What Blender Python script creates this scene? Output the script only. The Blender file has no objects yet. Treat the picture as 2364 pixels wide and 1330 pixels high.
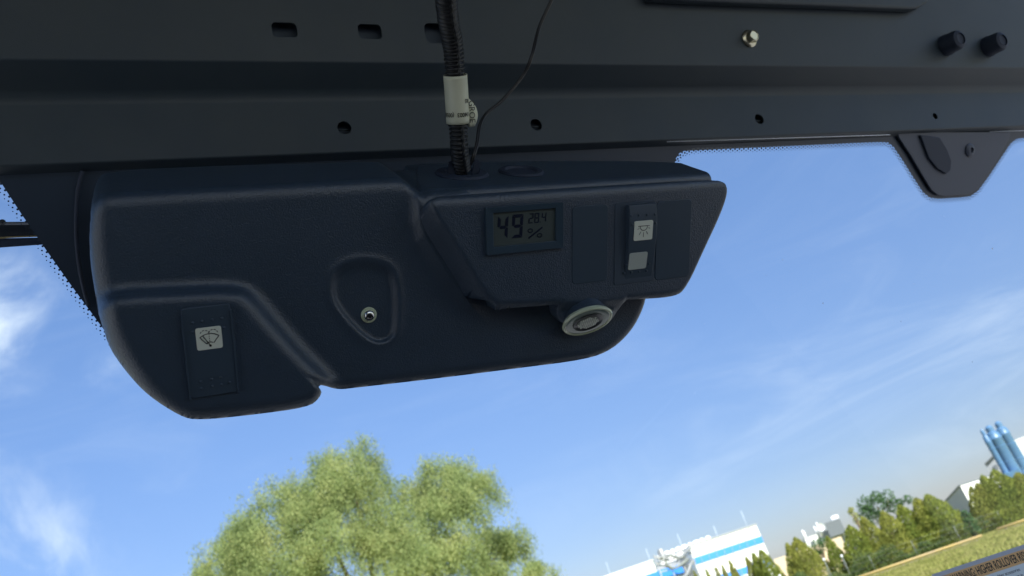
import bpy, bmesh, math, random
import numpy as np
from mathutils import Vector, Matrix
random.seed(7); rng = np.random.default_rng(7)
A = np.array
sc = bpy.context.scene
col = sc.collection

# ------------------------------------------------------------------ camera
EYE = A([0.0, 0.0, 1.7])
FPX = 1850.0
PITCH = math.atan(828 / FPX); ROLL = math.radians(18.9)
_r0 = A([1, 0, 0.]); _fw = A([0, math.cos(PITCH), math.sin(PITCH)]); _u0 = A([0, -math.sin(PITCH), math.cos(PITCH)])
CR = math.cos(ROLL) * _r0 - math.sin(ROLL) * _u0
CU = math.sin(ROLL) * _r0 + math.cos(ROLL) * _u0
cam = bpy.data.cameras.new('camera'); camo = bpy.data.objects.new('camera', cam); col.objects.link(camo)
camo.matrix_world = Matrix(((CR[0], CU[0], -_fw[0], EYE[0]), (CR[1], CU[1], -_fw[1], EYE[1]), (CR[2], CU[2], -_fw[2], EYE[2]), (0, 0, 0, 1)))
cam.sensor_width = 36; cam.lens = 36 * FPX / 2364
cam.clip_start = 0.02; cam.clip_end = 6000
cam.dof.use_dof = True; cam.dof.focus_distance = 0.58; cam.dof.aperture_fstop = 14
sc.camera = camo

# ------------------------------------------------------------------ light
SUN_AZ = math.radians(152); SUN_EL = math.radians(43)       # azimuth clockwise from +Y
sv = Vector((math.sin(SUN_AZ) * math.cos(SUN_EL), math.cos(SUN_AZ) * math.cos(SUN_EL), math.sin(SUN_EL)))
sl = bpy.data.lights.new('sun', 'SUN'); sl.energy = 4.6; sl.angle = math.radians(0.5); sl.color = (1, .95, .86)
so = bpy.data.objects.new('sun', sl); col.objects.link(so); so.rotation_euler = sv.to_track_quat('Z', 'Y').to_euler()
so.location = (0, 0, 60)
w = bpy.data.worlds.new('World'); sc.world = w; w.use_nodes = True
nt = w.node_tree; nt.nodes.clear()
def N_(t, tree=None, **k):
    n = (tree or nt).nodes.new(t)
    for a, b in k.items(): setattr(n, a, b)
    return n
lk = nt.links.new
out = N_('ShaderNodeOutputWorld'); bg = N_('ShaderNodeBackground'); lk(bg.outputs[0], out.inputs[0])
bg.inputs[1].default_value = 0.10
sky = N_('ShaderNodeTexSky', sky_type='NISHITA'); sky.sun_disc = False
sky.sun_elevation = SUN_EL; sky.sun_rotation = SUN_AZ; sky.altitude = 100; sky.air_density = 1.0; sky.dust_density = 0.6; sky.ozone_density = 2.0
geo_ = N_('ShaderNodeTexCoord')
def px_dir(x, y):
    q = CR * (x - 1182) + CU * (665 - y) + _fw * FPX
    return q / np.linalg.norm(q)
SKYV = geo_.outputs['Generated']
def vm(op, a, b=None):
    n = N_('ShaderNodeVectorMath', operation=op)
    for i, q in enumerate((a, b)):
        if q is None: continue
        if hasattr(q, 'is_linked'): lk(q, n.inputs[i])
        else: n.inputs[i].default_value = tuple(q)
    return n
def mm(op, a, b=None, c=None, clamp=False):
    n = N_('ShaderNodeMath', operation=op); n.use_clamp = clamp
    for i, q in enumerate((a, b, c)):
        if q is None: continue
        if hasattr(q, 'is_linked'): lk(q, n.inputs[i])
        else: n.inputs[i].default_value = q
    return n.outputs[0]
nz = vm('NORMALIZE', SKYV).outputs[0]
def noise(vec, scale, detail=5, rough=.55, dist=0.0, tree=None):
    n = N_('ShaderNodeTexNoise', tree); (tree or nt).links.new(vec, n.inputs['Vector'])
    n.inputs['Scale'].default_value = scale; n.inputs['Detail'].default_value = detail
    n.inputs['Roughness'].default_value = rough; n.inputs['Distortion'].default_value = dist
    return n.outputs['Fac']
# clouds live on the sky: direction-based noise, denser in a few patches
mp = N_('ShaderNodeMapping'); lk(nz, mp.inputs[0]); mp.inputs['Rotation'].default_value = (0.25, 0.45, 0.35); mp.inputs['Scale'].default_value = (1.3, 2.2, 6.5)
cir = noise(mp.outputs[0], 2.1, 8, .62, .8)
fine = noise(nz, 9, 9, .62, .5)
def patch(x, y, s):       # soft round patch about one direction
    d = vm('DOT_PRODUCT', nz, px_dir(x, y)).outputs['Value']
    t = mm('MULTIPLY', mm('SUBTRACT', 1.0, d), -1.0 / (s * s))
    return mm('POWER', 2.71828, t)
def addm(l):
    r = l[0]
    for q in l[1:]: r = mm('ADD', r, q)
    return r
cum = addm([mm('MULTIPLY', patch(-60, 765, .046), 1.4), mm('MULTIPLY', patch(60, 1310, .045), .95), mm('MULTIPLY', patch(-250, 1050, .07), .6), mm('MULTIPLY', patch(275, 850, .020), .42)])
wis = addm([mm('MULTIPLY', patch(2300, 870, .085), 1.0), mm('MULTIPLY', patch(1900, 925, .075), .9), mm('MULTIPLY', patch(1500, 1060, .11), .6), mm('MULTIPLY', patch(2700, 700, .2), .9), mm('MULTIPLY', patch(-900, 900, .3), .9)])
def ramp(v, a, b): 
    n = N_('ShaderNodeMapRange', interpolation_type='SMOOTHSTEP'); lk(v, n.inputs[0]); n.inputs[1].default_value = a; n.inputs[2].default_value = b
    return n.outputs[0]
fac = addm([mm('MULTIPLY', cum, ramp(fine, .42, .80)), mm('MULTIPLY', mm('MULTIPLY', wis, ramp(cir, .46, .80)), .18), mm('MULTIPLY', ramp(cir, .40, .85), .05)])
fac = mm('MINIMUM', fac, .85)
mx = N_('ShaderNodeMix', data_type='RGBA'); lk(fac, mx.inputs[0])
skyt = N_('ShaderNodeMix', data_type='RGBA', blend_type='MULTIPLY'); skyt.inputs[0].default_value = 1.0
lk(sky.outputs[0], skyt.inputs[6]); hzr = N_('ShaderNodeMix', data_type='RGBA'); sep = N_('ShaderNodeSeparateXYZ'); lk(nz, sep.inputs[0])
hz_ = N_('ShaderNodeMapRange', interpolation_type='SMOOTHSTEP'); lk(sep.outputs[2], hz_.inputs[0]); hz_.inputs[1].default_value = -.05; hz_.inputs[2].default_value = .62
lk(hz_.outputs[0], hzr.inputs[0]); hzr.inputs[6].default_value = (.48, .475, .60, 1); hzr.inputs[7].default_value = (.90, 1.0, 1.16, 1); lk(hzr.outputs[2], skyt.inputs[7])
lk(skyt.outputs[2], mx.inputs[6]); mx.inputs[7].default_value = (4.6, 5.2, 6.0, 1)
lk(mx.outputs[2], bg.inputs[0])
sc.view_settings.view_transform = 'Standard'; sc.view_settings.look = 'None'; sc.view_settings.gamma = 1; sc.view_settings.exposure = 1.05
sc.view_settings.use_curve_mapping = False
sc.cycles.use_denoising = True
sc.cycles.max_bounces = 8; sc.cycles.transparent_max_bounces = 16

# ------------------------------------------------------------------ vehicle frame and pixel measuring
def ray(x, y): return CR * (x - 1182) + CU * (665 - y) + _fw * FPX
_d = ray(5150, 181); L = A([_d[0], _d[1], 0]); L /= np.linalg.norm(L)      # to the right across the cab
F = A([-L[1], L[0], 0]); Z = A([0, 0, 1.])                                  # forward
def W(p): return EYE + L * p[0] + F * p[1] + Z * p[2]                        # cab (u, w, z) -> world
def Wn(p): p = np.asarray(p, float); return EYE + p[:, 0:1] * L + p[:, 1:2] * F + p[:, 2:3] * Z
def Vr(x, y): q = ray(x, y); return A([q @ L, q @ F, q[2]])
def at_w(x, y, ww): q = Vr(x, y); return q * ww / q[1]
PHI = math.radians(41); CP, SP = math.cos(PHI), math.sin(PHI)
FN = A([0, -CP, -SP]); FD = A([0, SP, -CP]); FU = A([1., 0, 0])              # console face: normal, down, across (cab axes)
P0 = at_w(600, 432, .43)
def face(x, y, h=0.0):
    q = Vr(x, y); return q * ((P0 + h * FN) @ FN) / (q @ FN)
def plane_pt(x, y, p, n): q = Vr(x, y); return q * (p @ n) / (q @ n)
H1 = .020; H2 = .013
P1 = face(1300, 440, H1)
TI = math.radians(50)
# ------------------------------------------------------------------ materials
MATS = {}
def mat(name, base, rough=.5, metal=0, spec=.5, bump=None, vary=None, coat=0, trans=0, emit=None):
    m = bpy.data.materials.new(name); m.use_nodes = True; t = m.node_tree; b = t.nodes['Principled BSDF']
    b.inputs['Base Color'].default_value = (*base, 1); b.inputs['Roughness'].default_value = rough; b.inputs['Metallic'].default_value = metal
    b.inputs['Specular IOR Level'].default_value = spec; b.inputs['Coat Weight'].default_value = coat; b.inputs['Transmission Weight'].default_value = trans
    tc = t.nodes.new('ShaderNodeTexCoord')
    if vary:                       # (scale, amount, second colour)
        sc_, lo, hi, c2 = vary
        f = noise(tc.outputs['Object'], sc_, 6, .6, 0, t)
        r = t.nodes.new('ShaderNodeMapRange'); t.links.new(f, r.inputs[0]); r.inputs[1].default_value = lo; r.inputs[2].default_value = hi
        mx = t.nodes.new('ShaderNodeMix'); mx.data_type = 'RGBA'; t.links.new(r.outputs[0], mx.inputs[0])
        mx.inputs[6].default_value = (*base, 1); mx.inputs[7].default_value = (*c2, 1); t.links.new(mx.outputs[2], b.inputs['Base Color'])
    if bump:
        prev = None
        for s, st, ds in bump:
            f = noise(tc.outputs['Object'], s, 3, .55, 0, t)
            bp = t.nodes.new('ShaderNodeBump'); bp.inputs['Strength'].default_value = st; bp.inputs['Distance'].default_value = ds
            t.links.new(f, bp.inputs['Height'])
            if prev: t.links.new(prev.outputs[0], bp.inputs['Normal'])
            prev = bp
        t.links.new(prev.outputs[0], b.inputs['Normal'])
    MATS[name] = m; return m
mat('plastic', (.035, .061, .098), .34, spec=.85, bump=[(1000, .7, .0006), (420, .3, .0006)], vary=(40, .35, .7, (.040, .067, .106)))  # blue in the base colour stands for a veil of stray light
mat('beam_paint', (.034, .054, .074), .5, spec=.5, bump=[(1500, .3, .0003)], vary=(11, .3, .75, (.050, .068, .082)))
mat('dark', (.008, .010, .016), .6)
mat('inner', (.05, .075, .11), .7)
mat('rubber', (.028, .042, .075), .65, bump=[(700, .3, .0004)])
mat('hose', (.030, .034, .038), .42, bump=[(800, .3, .0003)])
mat('cable', (.022, .024, .028), .38)
mat('rocker', (.046, .074, .110), .45, bump=[(1800, .2, .0002)])
mat('panel_blank', (.037, .065, .100), .5, bump=[(2200, .25, .0002)])
mat('icon_plate', (.78, .84, .74), .5)
mat('icon_plate_dim', (.50, .56, .53), .5)
mat('ink', (.012, .014, .022), .6)
mat('lcd', (.075, .098, .100), .35, spec=.35, vary=(60, .3, .7, (.085, .108, .105)))
mat('lcd_ink', (.010, .016, .038), .3)
mat('bezel', (.032, .062, .095), .38)
mat('sleeve', (.80, .82, .64), .42, bump=[(120, .35, .001)], vary=(30, .35, .7, (.72, .75, .58)))
mat('sleeve_ink', (.08, .085, .07), .6)
mat('zinc', (.62, .60, .46), .28, metal=1, bump=[(400, .2, .0003)])
mat('screw_metal', (.75, .78, .80), .2, metal=1)
mat('frit', (.036, .056, .090), .35)
mat('bracket', (.075, .095, .14), .5, bump=[(900, .2, .0003)])
mat('lamp_ring', (.74, .84, .62), .18, spec=.7, trans=.15)
mat('lamp_lens', (.55, .60, .55), .12, spec=.8, trans=.4)
mat('lamp_dark', (.05, .06, .07), .3)
mat('roof_liner', (.045, .050, .055), .7)
mat('tub', (.03, .03, .032), .8)
mat('wiper', (.05, .055, .065), .35)
mat('wiper_edge', (.32, .33, .36), .35, metal=.3)
def sticker_mat(name, c):
    m = bpy.data.materials.new(name); m.use_nodes = True; t = m.node_tree; t.nodes.clear(); o = t.nodes.new('ShaderNodeOutputMaterial')
    d = t.nodes.new('ShaderNodeBsdfDiffuse'); tl = t.nodes.new('ShaderNodeBsdfTranslucent'); ms = t.nodes.new('ShaderNodeMixShader'); ms.inputs[0].default_value = .55
    for n in (d, tl): n.inputs[0].default_value = (*c, 1)
    t.links.new(d.outputs[0], ms.inputs[1]); t.links.new(tl.outputs[0], ms.inputs[2]); t.links.new(ms.outputs[0], o.inputs[0]); MATS[name] = m
sticker_mat('label_grey', (.62, .62, .64)); sticker_mat('label_orange', (.92, .56, .26)); sticker_mat('label_white', (.84, .88, .86))
mat('white_wall', (.82, .82, .78), .6, vary=(.3, .3, .7, (.76, .77, .74)))
mat('blue_band', (.05, .26, .84), .5)
mat('grey_wall', (.36, .38, .41), .7, vary=(.4, .3, .7, (.32, .34, .37)))
mat('dark_roof', (.16, .18, .20), .7)
mat('silo_blue', (.07, .17, .32), .4, vary=(1.5, .3, .7, (.10, .21, .36)))
mat('beige', (.74, .60, .42), .8)
mat('steel', (.34, .35, .35), .5, metal=.4)
mat('yellow', (.50, .36, .10), .6, vary=(.8, .3, .7, (.40, .30, .16)))
mat('kerb', (.36, .28, .20), .9, vary=(1.2, .3, .7, (.24, .20, .16)))
mat('bark', (.20, .15, .10), .9, vary=(3, .3, .7, (.12, .09, .06)), bump=[(6, .5, .05)])
mat('fence_grey', (.22, .24, .22), .7)
mat('dust', (.75, .78, .8), .8)
mat('lamp_facet', (.72, .80, .72), .25)
mat('lamp_bowl', (.26, .34, .30), .15, spec=.8)
mat('rod', (.50, .58, .66), .5)
mat('glint_pale', (.75, .8, .88), .3)  # pale colour stands for sky light at the beam edge
mat('white_thin', (.85, .86, .88), .5)

def leaf_mat(name, c1, c2, c3, tr=.35):
    m = bpy.data.materials.new(name); m.use_nodes = True; t = m.node_tree; t.nodes.clear()
    o = t.nodes.new('ShaderNodeOutputMaterial'); g = t.nodes.new('ShaderNodeNewGeometry'); cr = t.nodes.new('ShaderNodeValToRGB')
    tc = t.nodes.new('ShaderNodeTexCoord'); f = noise(tc.outputs['Object'], .7, 4, .6, 0, t)
    ad = t.nodes.new('ShaderNodeMath'); ad.operation = 'MULTIPLY_ADD'; t.links.new(g.outputs['Random Per Island'], ad.inputs[0]); ad.inputs[1].default_value = .32
    mu = t.nodes.new('ShaderNodeMath'); mu.operation = 'MULTIPLY_ADD'; t.links.new(f, mu.inputs[0]); mu.inputs[1].default_value = 1.9; mu.inputs[2].default_value = -.56
    t.links.new(mu.outputs[0], ad.inputs[2]); t.links.new(ad.outputs[0], cr.inputs[0])
    e = cr.color_ramp.elements; e[0].color = (*c1, 1); e[1].color = (*c3, 1); e.new(.5).color = (*c2, 1)
    d = t.nodes.new('ShaderNodeBsdfDiffuse'); tl = t.nodes.new('ShaderNodeBsdfTranslucent'); ms = t.nodes.new('ShaderNodeMixShader'); ms.inputs[0].default_value = tr
    for n in (d, tl): t.links.new(cr.outputs[0], n.inputs[0])
    t.links.new(d.outputs[0], ms.inputs[1]); t.links.new(tl.outputs[0], ms.inputs[2]); t.links.new(ms.outputs[0], o.inputs[0])
    MATS[name] = m
leaf_mat('willow_leaf', (.15, .21, .09), (.32, .39, .16), (.48, .50, .22), .5)
leaf_mat('cedar_green', (.15, .21, .05), (.27, .32, .07), (.38, .40, .09), .35)
leaf_mat('cedar_gold', (.18, .21, .055), (.33, .35, .085), (.44, .43, .11), .35)
leaf_mat('dark_leaf', (.05, .10, .05), (.09, .17, .07), (.14, .23, .09), .35)
leaf_mat('tuft', (.17, .19, .06), (.27, .28, .085), (.36, .32, .14), .3)
leaf_mat('shrub_leaf', (.06, .095, .045), (.10, .14, .05), (.15, .17, .06), .3)
# grass ground
m = bpy.data.materials.new('grass'); m.use_nodes = True; t = m.node_tree; b = t.nodes['Principled BSDF']; MATS['grass'] = m
tc = t.nodes.new('ShaderNodeTexCoord'); f = noise(tc.outputs['Object'], .35, 12, .75, .3, t); cr = t.nodes.new('ShaderNodeValToRGB'); t.links.new(f, cr.inputs[0])
e = cr.color_ramp.elements; e[0].position = .30; e[0].color = (.13, .17, .03, 1); e[1].position = .72; e[1].color = (.34, .27, .10, 1); e.new(.5).color = (.27, .28, .045, 1)
t.links.new(cr.outputs[0], b.inputs['Base Color']); b.inputs['Roughness'].default_value = .95
# windscreen glass: clear pane, Fresnel reflection
m = bpy.data.materials.new('glass'); m.use_nodes = True; t = m.node_tree; t.nodes.clear(); MATS['glass'] = m
o = t.nodes.new('ShaderNodeOutputMaterial'); tr = t.nodes.new('ShaderNodeBsdfTransparent'); gl = t.nodes.new('ShaderNodeBsdfGlossy'); fr = t.nodes.new('ShaderNodeFresnel'); ms = t.nodes.new('ShaderNodeMixShader')
tr.inputs[0].default_value = (.93, .96, .96, 1); gl.inputs['Roughness'].default_value = .02; fr.inputs[0].default_value = 1.22
t.links.new(fr.outputs[0], ms.inputs[0]); t.links.new(tr.outputs[0], ms.inputs[1]); t.links.new(gl.outputs[0], ms.inputs[2]); t.links.new(ms.outputs[0], o.inputs[0])

# ------------------------------------------------------------------ object helpers
def tag(o, label=None, cat=None, group=None, kind=None):
    if label: o['label'] = label
    if cat: o['category'] = cat
    if group: o['group'] = group
    if kind: o['kind'] = kind
    return o
def empty(name, loc, label, cat, group=None):
    o = bpy.data.objects.new(name, None); col.objects.link(o); o.location = Vector(loc); o.empty_display_size = .02
    o['_o'] = [float(q) for q in loc]; return tag(o, label, cat, group)
def org(o):
    p = A([0., 0, 0])
    while o: p = p + A(o.location); o = o.parent
    return p
def mesh(name, v, f, m, parent=None, smooth=False, origin=None):
    v = np.asarray(v, float); me = bpy.data.meshes.new(name)
    base = org(parent) if parent else (A(origin, ) if origin is not None else v.mean(0))
    me.from_pydata([tuple(q) for q in (v - base)], [], f); me.update()
    if smooth: me.polygons.foreach_set('use_smooth', [True] * len(me.polygons))
    me.materials.append(MATS[m]); o = bpy.data.objects.new(name, me); col.objects.link(o)
    if parent: o.parent = parent
    else: o.location = Vector(base)
    if '_o' in o: del o['_o']
    return o
def fix_normals(o):
    bm = bmesh.new(); bm.from_mesh(o.data); bmesh.ops.recalc_face_normals(bm, faces=bm.faces); bm.to_mesh(o.data); bm.free(); return o
def bevel(o, wd, seg=2, ang=35):
    b = o.modifiers.new('bevel', 'BEVEL'); b.width = wd; b.segments = seg; b.limit_method = 'ANGLE'; b.angle_limit = math.radians(ang)
    o.data.polygons.foreach_set('use_smooth', [True] * len(o.data.polygons))
    try: b.harden_normals = True
    except Exception: pass
    return o
def prism(name, pts, dvec, m, parent=None, bev=0, seg=2):
    """closed outline pts (world) extruded by dvec"""
    p = np.asarray(pts, float); n = len(p); v = np.vstack([p, p + dvec])
    f = [list(range(n)), list(range(2 * n - 1, n - 1, -1))] + [[i, i + n, (i + 1) % n + n, (i + 1) % n] for i in range(n)]
    o = fix_normals(mesh(name, v, f, m, parent))
    if bev: bevel(o, bev, seg)
    return o
def chaikin(p, n=2, closed=True):
    p = np.asarray(p, float)
    for _ in range(n):
        q = np.roll(p, -1, 0); a = .75 * p + .25 * q; b = .25 * p + .75 * q
        p = np.stack([a, b], 1).reshape(-1, p.shape[1])
    return p
def rrect(w_, h_, r, n=5):
    pts = []
    for cx, cy, a0 in ((w_ / 2 - r, h_ / 2 - r, 0), (-w_ / 2 + r, h_ / 2 - r, 90), (-w_ / 2 + r, -h_ / 2 + r, 180), (w_ / 2 - r, -h_ / 2 + r, 270)):
        for i in range(n): a = math.radians(a0 + 90 * i / (n - 1)); pts.append((cx + r * math.cos(a), cy + r * math.sin(a)))
    return A(pts)
def fpl(c, uv, h=0.0, rot=0.0):
    """2-D points on the console face about cab point c (x right, y up) -> world"""
    uv = np.asarray(uv, float); ca, sa = math.cos(rot), math.sin(rot); x = uv[:, 0] * ca - uv[:, 1] * sa; y = uv[:, 0] * sa + uv[:, 1] * ca
    return Wn(c + x[:, None] * FU - y[:, None] * FD + h * FN)
FNW = L * FN[0] + F * FN[1] + Z * FN[2]; FDW = F * FD[1] + Z * FD[2]
def quad_face(q, h):
    p = [face(x, y, h) for x, y in q]; c = sum(p) / 4; n = np.linalg.norm
    return c, (n(p[0] - p[1]) + n(p[3] - p[2])) / 2, (n(p[0] - p[3]) + n(p[1] - p[2])) / 2
def tube(name, pts, r, m, parent=None, seg=12, caps=True, origin=None):
    pts = np.asarray(pts, float); n = len(pts); rr = np.broadcast_to(np.asarray(r, float), (n,))
    T = np.gradient(pts, axis=0); T /= np.linalg.norm(T, axis=1)[:, None]
    ref = A([0, 0, 1.]) if abs(T[0][2]) < .9 else A([1., 0, 0]); a = np.cross(T[0], ref); a /= np.linalg.norm(a); v = []
    for i in range(n):
        a = a - T[i] * (a @ T[i]); a /= np.linalg.norm(a); b = np.cross(T[i], a)
        for k in range(seg): t_ = 2 * math.pi * k / seg; v.append(pts[i] + rr[i] * (a * math.cos(t_) + b * math.sin(t_)))
    f = [[i * seg + k, i * seg + (k + 1) % seg, (i + 1) * seg + (k + 1) % seg, (i + 1) * seg + k] for i in range(n - 1) for k in range(seg)]
    if caps: f += [list(range(seg))[::-1], [(n - 1) * seg + k for k in range(seg)]]
    return mesh(name, v, f, m, parent, True, origin)
def spline(p, n=12):
    p = np.asarray(p, float); o = []
    q = np.vstack([2 * p[0] - p[1], p, 2 * p[-1] - p[-2]])
    for i in range(1, len(q) - 2):
        for k in range(n):
            t_ = k / n; a, b, c, d = q[i - 1], q[i], q[i + 1], q[i + 2]
            o.append(.5 * ((2 * b) + (c - a) * t_ + (2 * a - 5 * b + 4 * c - d) * t_ ** 2 + (3 * b - a - 3 * c + d) * t_ ** 3))
    o.append(p[-1]); return A(o)
def lathe(name, prof, c, axis, m, parent=None, seg=28, smooth=True, origin=None, xref=None):
    """prof: (radius, height along axis)"""
    ax = np.asarray(axis, float); ax /= np.linalg.norm(ax); ref = A([0, 0, 1.]) if abs(ax[2]) < .9 else A([1., 0, 0])
    if xref is not None: ref = xref
    a = np.cross(ax, ref); a /= np.linalg.norm(a); b = np.cross(ax, a); v = []; n = len(prof)
    for r_, h_ in prof:
        for k in range(seg): t_ = 2 * math.pi * k / seg; v.append(c + ax * h_ + r_ * (a * math.cos(t_) + b * math.sin(t_)))
    f = [[i * seg + k, i * seg + (k + 1) % seg, (i + 1) * seg + (k + 1) % seg, (i + 1) * seg + k] for i in range(n - 1) for k in range(seg)]
    f += [list(range(seg))[::-1], [(n - 1) * seg + k for k in range(seg)]]
    o = fix_normals(mesh(name, v, f, m, parent, smooth, origin))
    if smooth:
        e = o.modifiers.new('edges', 'EDGE_SPLIT'); e.split_angle = math.radians(40)
    return o
def text_obj(name, s, c, xa, ya, size, m, parent, thick=.00003, bold=0.0, cx='CENTER', xs=1.0, shear=0.0):
    cu = bpy.data.curves.new(name, 'FONT'); cu.body = s; cu.size = size; cu.align_x = cx; cu.align_y = 'CENTER'; cu.extrude = thick; cu.offset = bold; cu.shear = shear; cu.resolution_u = 3
    o = bpy.data.objects.new(name, cu); me = None
    col.objects.link(o); dg = bpy.context.evaluated_depsgraph_get(); me = bpy.data.meshes.new_from_object(o.evaluated_get(dg)); col.objects.unlink(o); bpy.data.objects.remove(o)
    v = A([tuple(q.co) for q in me.vertices]) if len(me.vertices) else np.zeros((0, 3)); f = [list(p.vertices) for p in me.polygons]
    xa, ya = np.asarray(xa, float), np.asarray(ya, float); za = np.cross(xa, ya)
    vw = c + v[:, 0:1] * xa * xs + v[:, 1:2] * ya + v[:, 2:3] * za
    return mesh(name, vw, f, m, parent)
def joinpolys(name, polys, dvec, m, parent):
    v, f = [], []
    for p in polys:
        p = np.asarray(p, float); n = len(p); b = len(v); v += list(p) + list(p + dvec)
        f += [[b + i for i in range(n)], [b + i for i in range(2 * n - 1, n - 1, -1)]] + [[b + i, b + i + n, b + (i + 1) % n + n, b + (i + 1) % n] for i in range(n)]
    return fix_normals(mesh(name, v, f, m, parent))
def stroke2(p, wd):
    """2-D polyline -> one closed outline of width wd"""
    p = np.asarray(p, float); T = np.gradient(p, axis=0); T /= np.linalg.norm(T, axis=1)[:, None] + 1e-12; n = np.stack([-T[:, 1], T[:, 0]], 1) * wd / 2
    return np.vstack([p + n, (p - n)[::-1]])
def arc(cx, cy, r, a0, a1, n=14, ry=None): 
    t_ = np.radians(np.linspace(a0, a1, n)); return np.stack([cx + r * np.cos(t_), cy + (ry or r) * np.sin(t_)], 1)

# ------------------------------------------------------------------ ground
g = mesh('ground', [(-3000, -3000, 0), (3000, -3000, 0), (3000, 3000, 0), (-3000, 3000, 0)], [[0, 1, 2, 3]], 'grass'); tag(g, kind='structure')
mat('bounce_grey', (.20, .20, .20), .95, vary=(1.5, .3, .7, (.27, .26, .25)))
yd = mesh('bounce_ground', [(-26, -30, .004), (24, -30, .004), (24, 22, .004), (-26, 22, .004)], [[0, 1, 2, 3]], 'bounce_grey'); tag(yd, kind='structure')  # unseen grey sheet added to keep bounced light from turning green
# ------------------------------------------------------------------ cab shell: roof sheet, floor tub, rear wall (open side and rear windows)
U0, U1 = -.62, 1.22
def cbox(v, f, a, b):
    n = len(v); v += [W((x, y, z)) for x in (a[0], b[0]) for y in (a[1], b[1]) for z in (a[2], b[2])]
    f += [[n + i for i in q] for q in ((0, 1, 3, 2), (4, 6, 7, 5), (0, 4, 5, 1), (2, 3, 7, 6), (0, 2, 6, 4), (1, 5, 7, 3))]
v, f = [], []
cbox(v, f, (U0 - .05, -1.35, .70), (U1 + .05, .66, .74))
rf = mesh('cab_roof', v, f, 'roof_liner'); tag(rf, kind='structure')
v, f = [], []
cbox(v, f, (U0, -1.3, -1.2), (U1, 1.3, -1.15)); cbox(v, f, (U0, -1.34, -1.15), (U1, -1.3, -.40)); cbox(v, f, (U0 - .04, -1.3, -1.15), (U0, 1.3, -.30)); cbox(v, f, (U1, -1.3, -1.15), (U1 + .04, 1.3, -.30)); cbox(v, f, (U0, .95, -1.15), (U1, 1.3, -.42))
cbox(v, f, (U0, -1.34, -.40), (U0 + .08, -1.28, .70)); cbox(v, f, (U1 - .08, -1.34, -.40), (U1, -1.28, .70))
cbox(v, f, (U0 - .04, -1.3, -.30), (U0, -.05, .70))  # unseen left panel, added to darken that side of the cab
cbox(v, f, (U0 + .1, -.95, -.8), (U1 - .1, -.35, -.55)); cbox(v, f, (U0 + .1, -1.1, -.8), (U1 - .1, -.95, -.05))
tb = mesh('cab_body', v, f, 'tub'); tag(tb, kind='structure')

# ------------------------------------------------------------------ header beam: a folded sheet swept across the cab
bB = at_w(1182, 337, .520); bM = at_w(1182, 216, .508); bC = at_w(1182, 147, .480); bT = at_w(1182, -70, .448)
def wz(p): return A([p[1], p[2]])
def fillet(p0, p1, p2, r, n=6):
    a = (p0 - p1); b = (p2 - p1); a /= np.linalg.norm(a); b /= np.linalg.norm(b); ang = math.acos(a @ b); d = r / math.tan(ang / 2)
    s, e = p1 + a * d, p1 + b * d; c = p1 + (a + b) / np.linalg.norm(a + b) * r / math.sin(ang / 2); o = []
    for i in range(n + 1):
        t_ = i / n; q = s * (1 - t_) + e * t_ - c; q = q / np.linalg.norm(q) * r; o.append(c + q)
    return o
pB, pM, pC, pT = wz(bB), wz(bM), wz(bC), wz(bT)
pT2 = pT + (pT - pC) * .55; pTop = A([pT2[0] - .05, .70])
pIn = A([pB[0] + .022, pB[1] + .002])
prof = [pIn] + fillet(pIn, pB, pM, .0016, 5) + fillet(pB, pM, pC, .012, 8) + fillet(pM, pC, pT2, .0025, 6) + fillet(pC, pT2, pTop, .02, 5) + [pTop]
prof = A(prof)
def offset_poly(p, d):
    T = np.gradient(p, axis=0); T /= np.linalg.norm(T, axis=1)[:, None]; return p + np.stack([T[:, 1], -T[:, 0]], 1) * d
back = offset_poly(prof, .0016)
if ((back - prof) @ A([1, 0])).sum() < 0: back = offset_poly(prof, -.0016)
beam = empty('header_beam', W((.3, .5, .4)), 'folded dark grey sheet-metal beam running across the cab above the windscreen', 'roof beam')
loop = np.vstack([prof, back[::-1]])
a_ = Wn([(U0, q[0], q[1]) for q in loop]); sheet = prism('folded_sheet', a_, L * (U1 - U0), 'beam_paint', beam)
bm_prof_n = wz(FN)
def pl_n(a, b):             # plane through two profile points, normal facing the driver
    d = (b - a) / np.linalg.norm(b - a); n = A([0, -abs(d[1]), 0]); n = A([0, d[1], -d[0]]); n = n if n[1] < 0 else -n
    return A([0, a[0], a[1]]), n / np.linalg.norm(n)
LP, LNn = pl_n(pB, pM); UP, UNn = pl_n(pC, pT2); DP, DNn = pl_n(pM, pC)
if UNn[2] > 0: UNn = -UNn
def cw(n): return L * n[0] + F * n[1] + Z * n[2]
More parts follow.
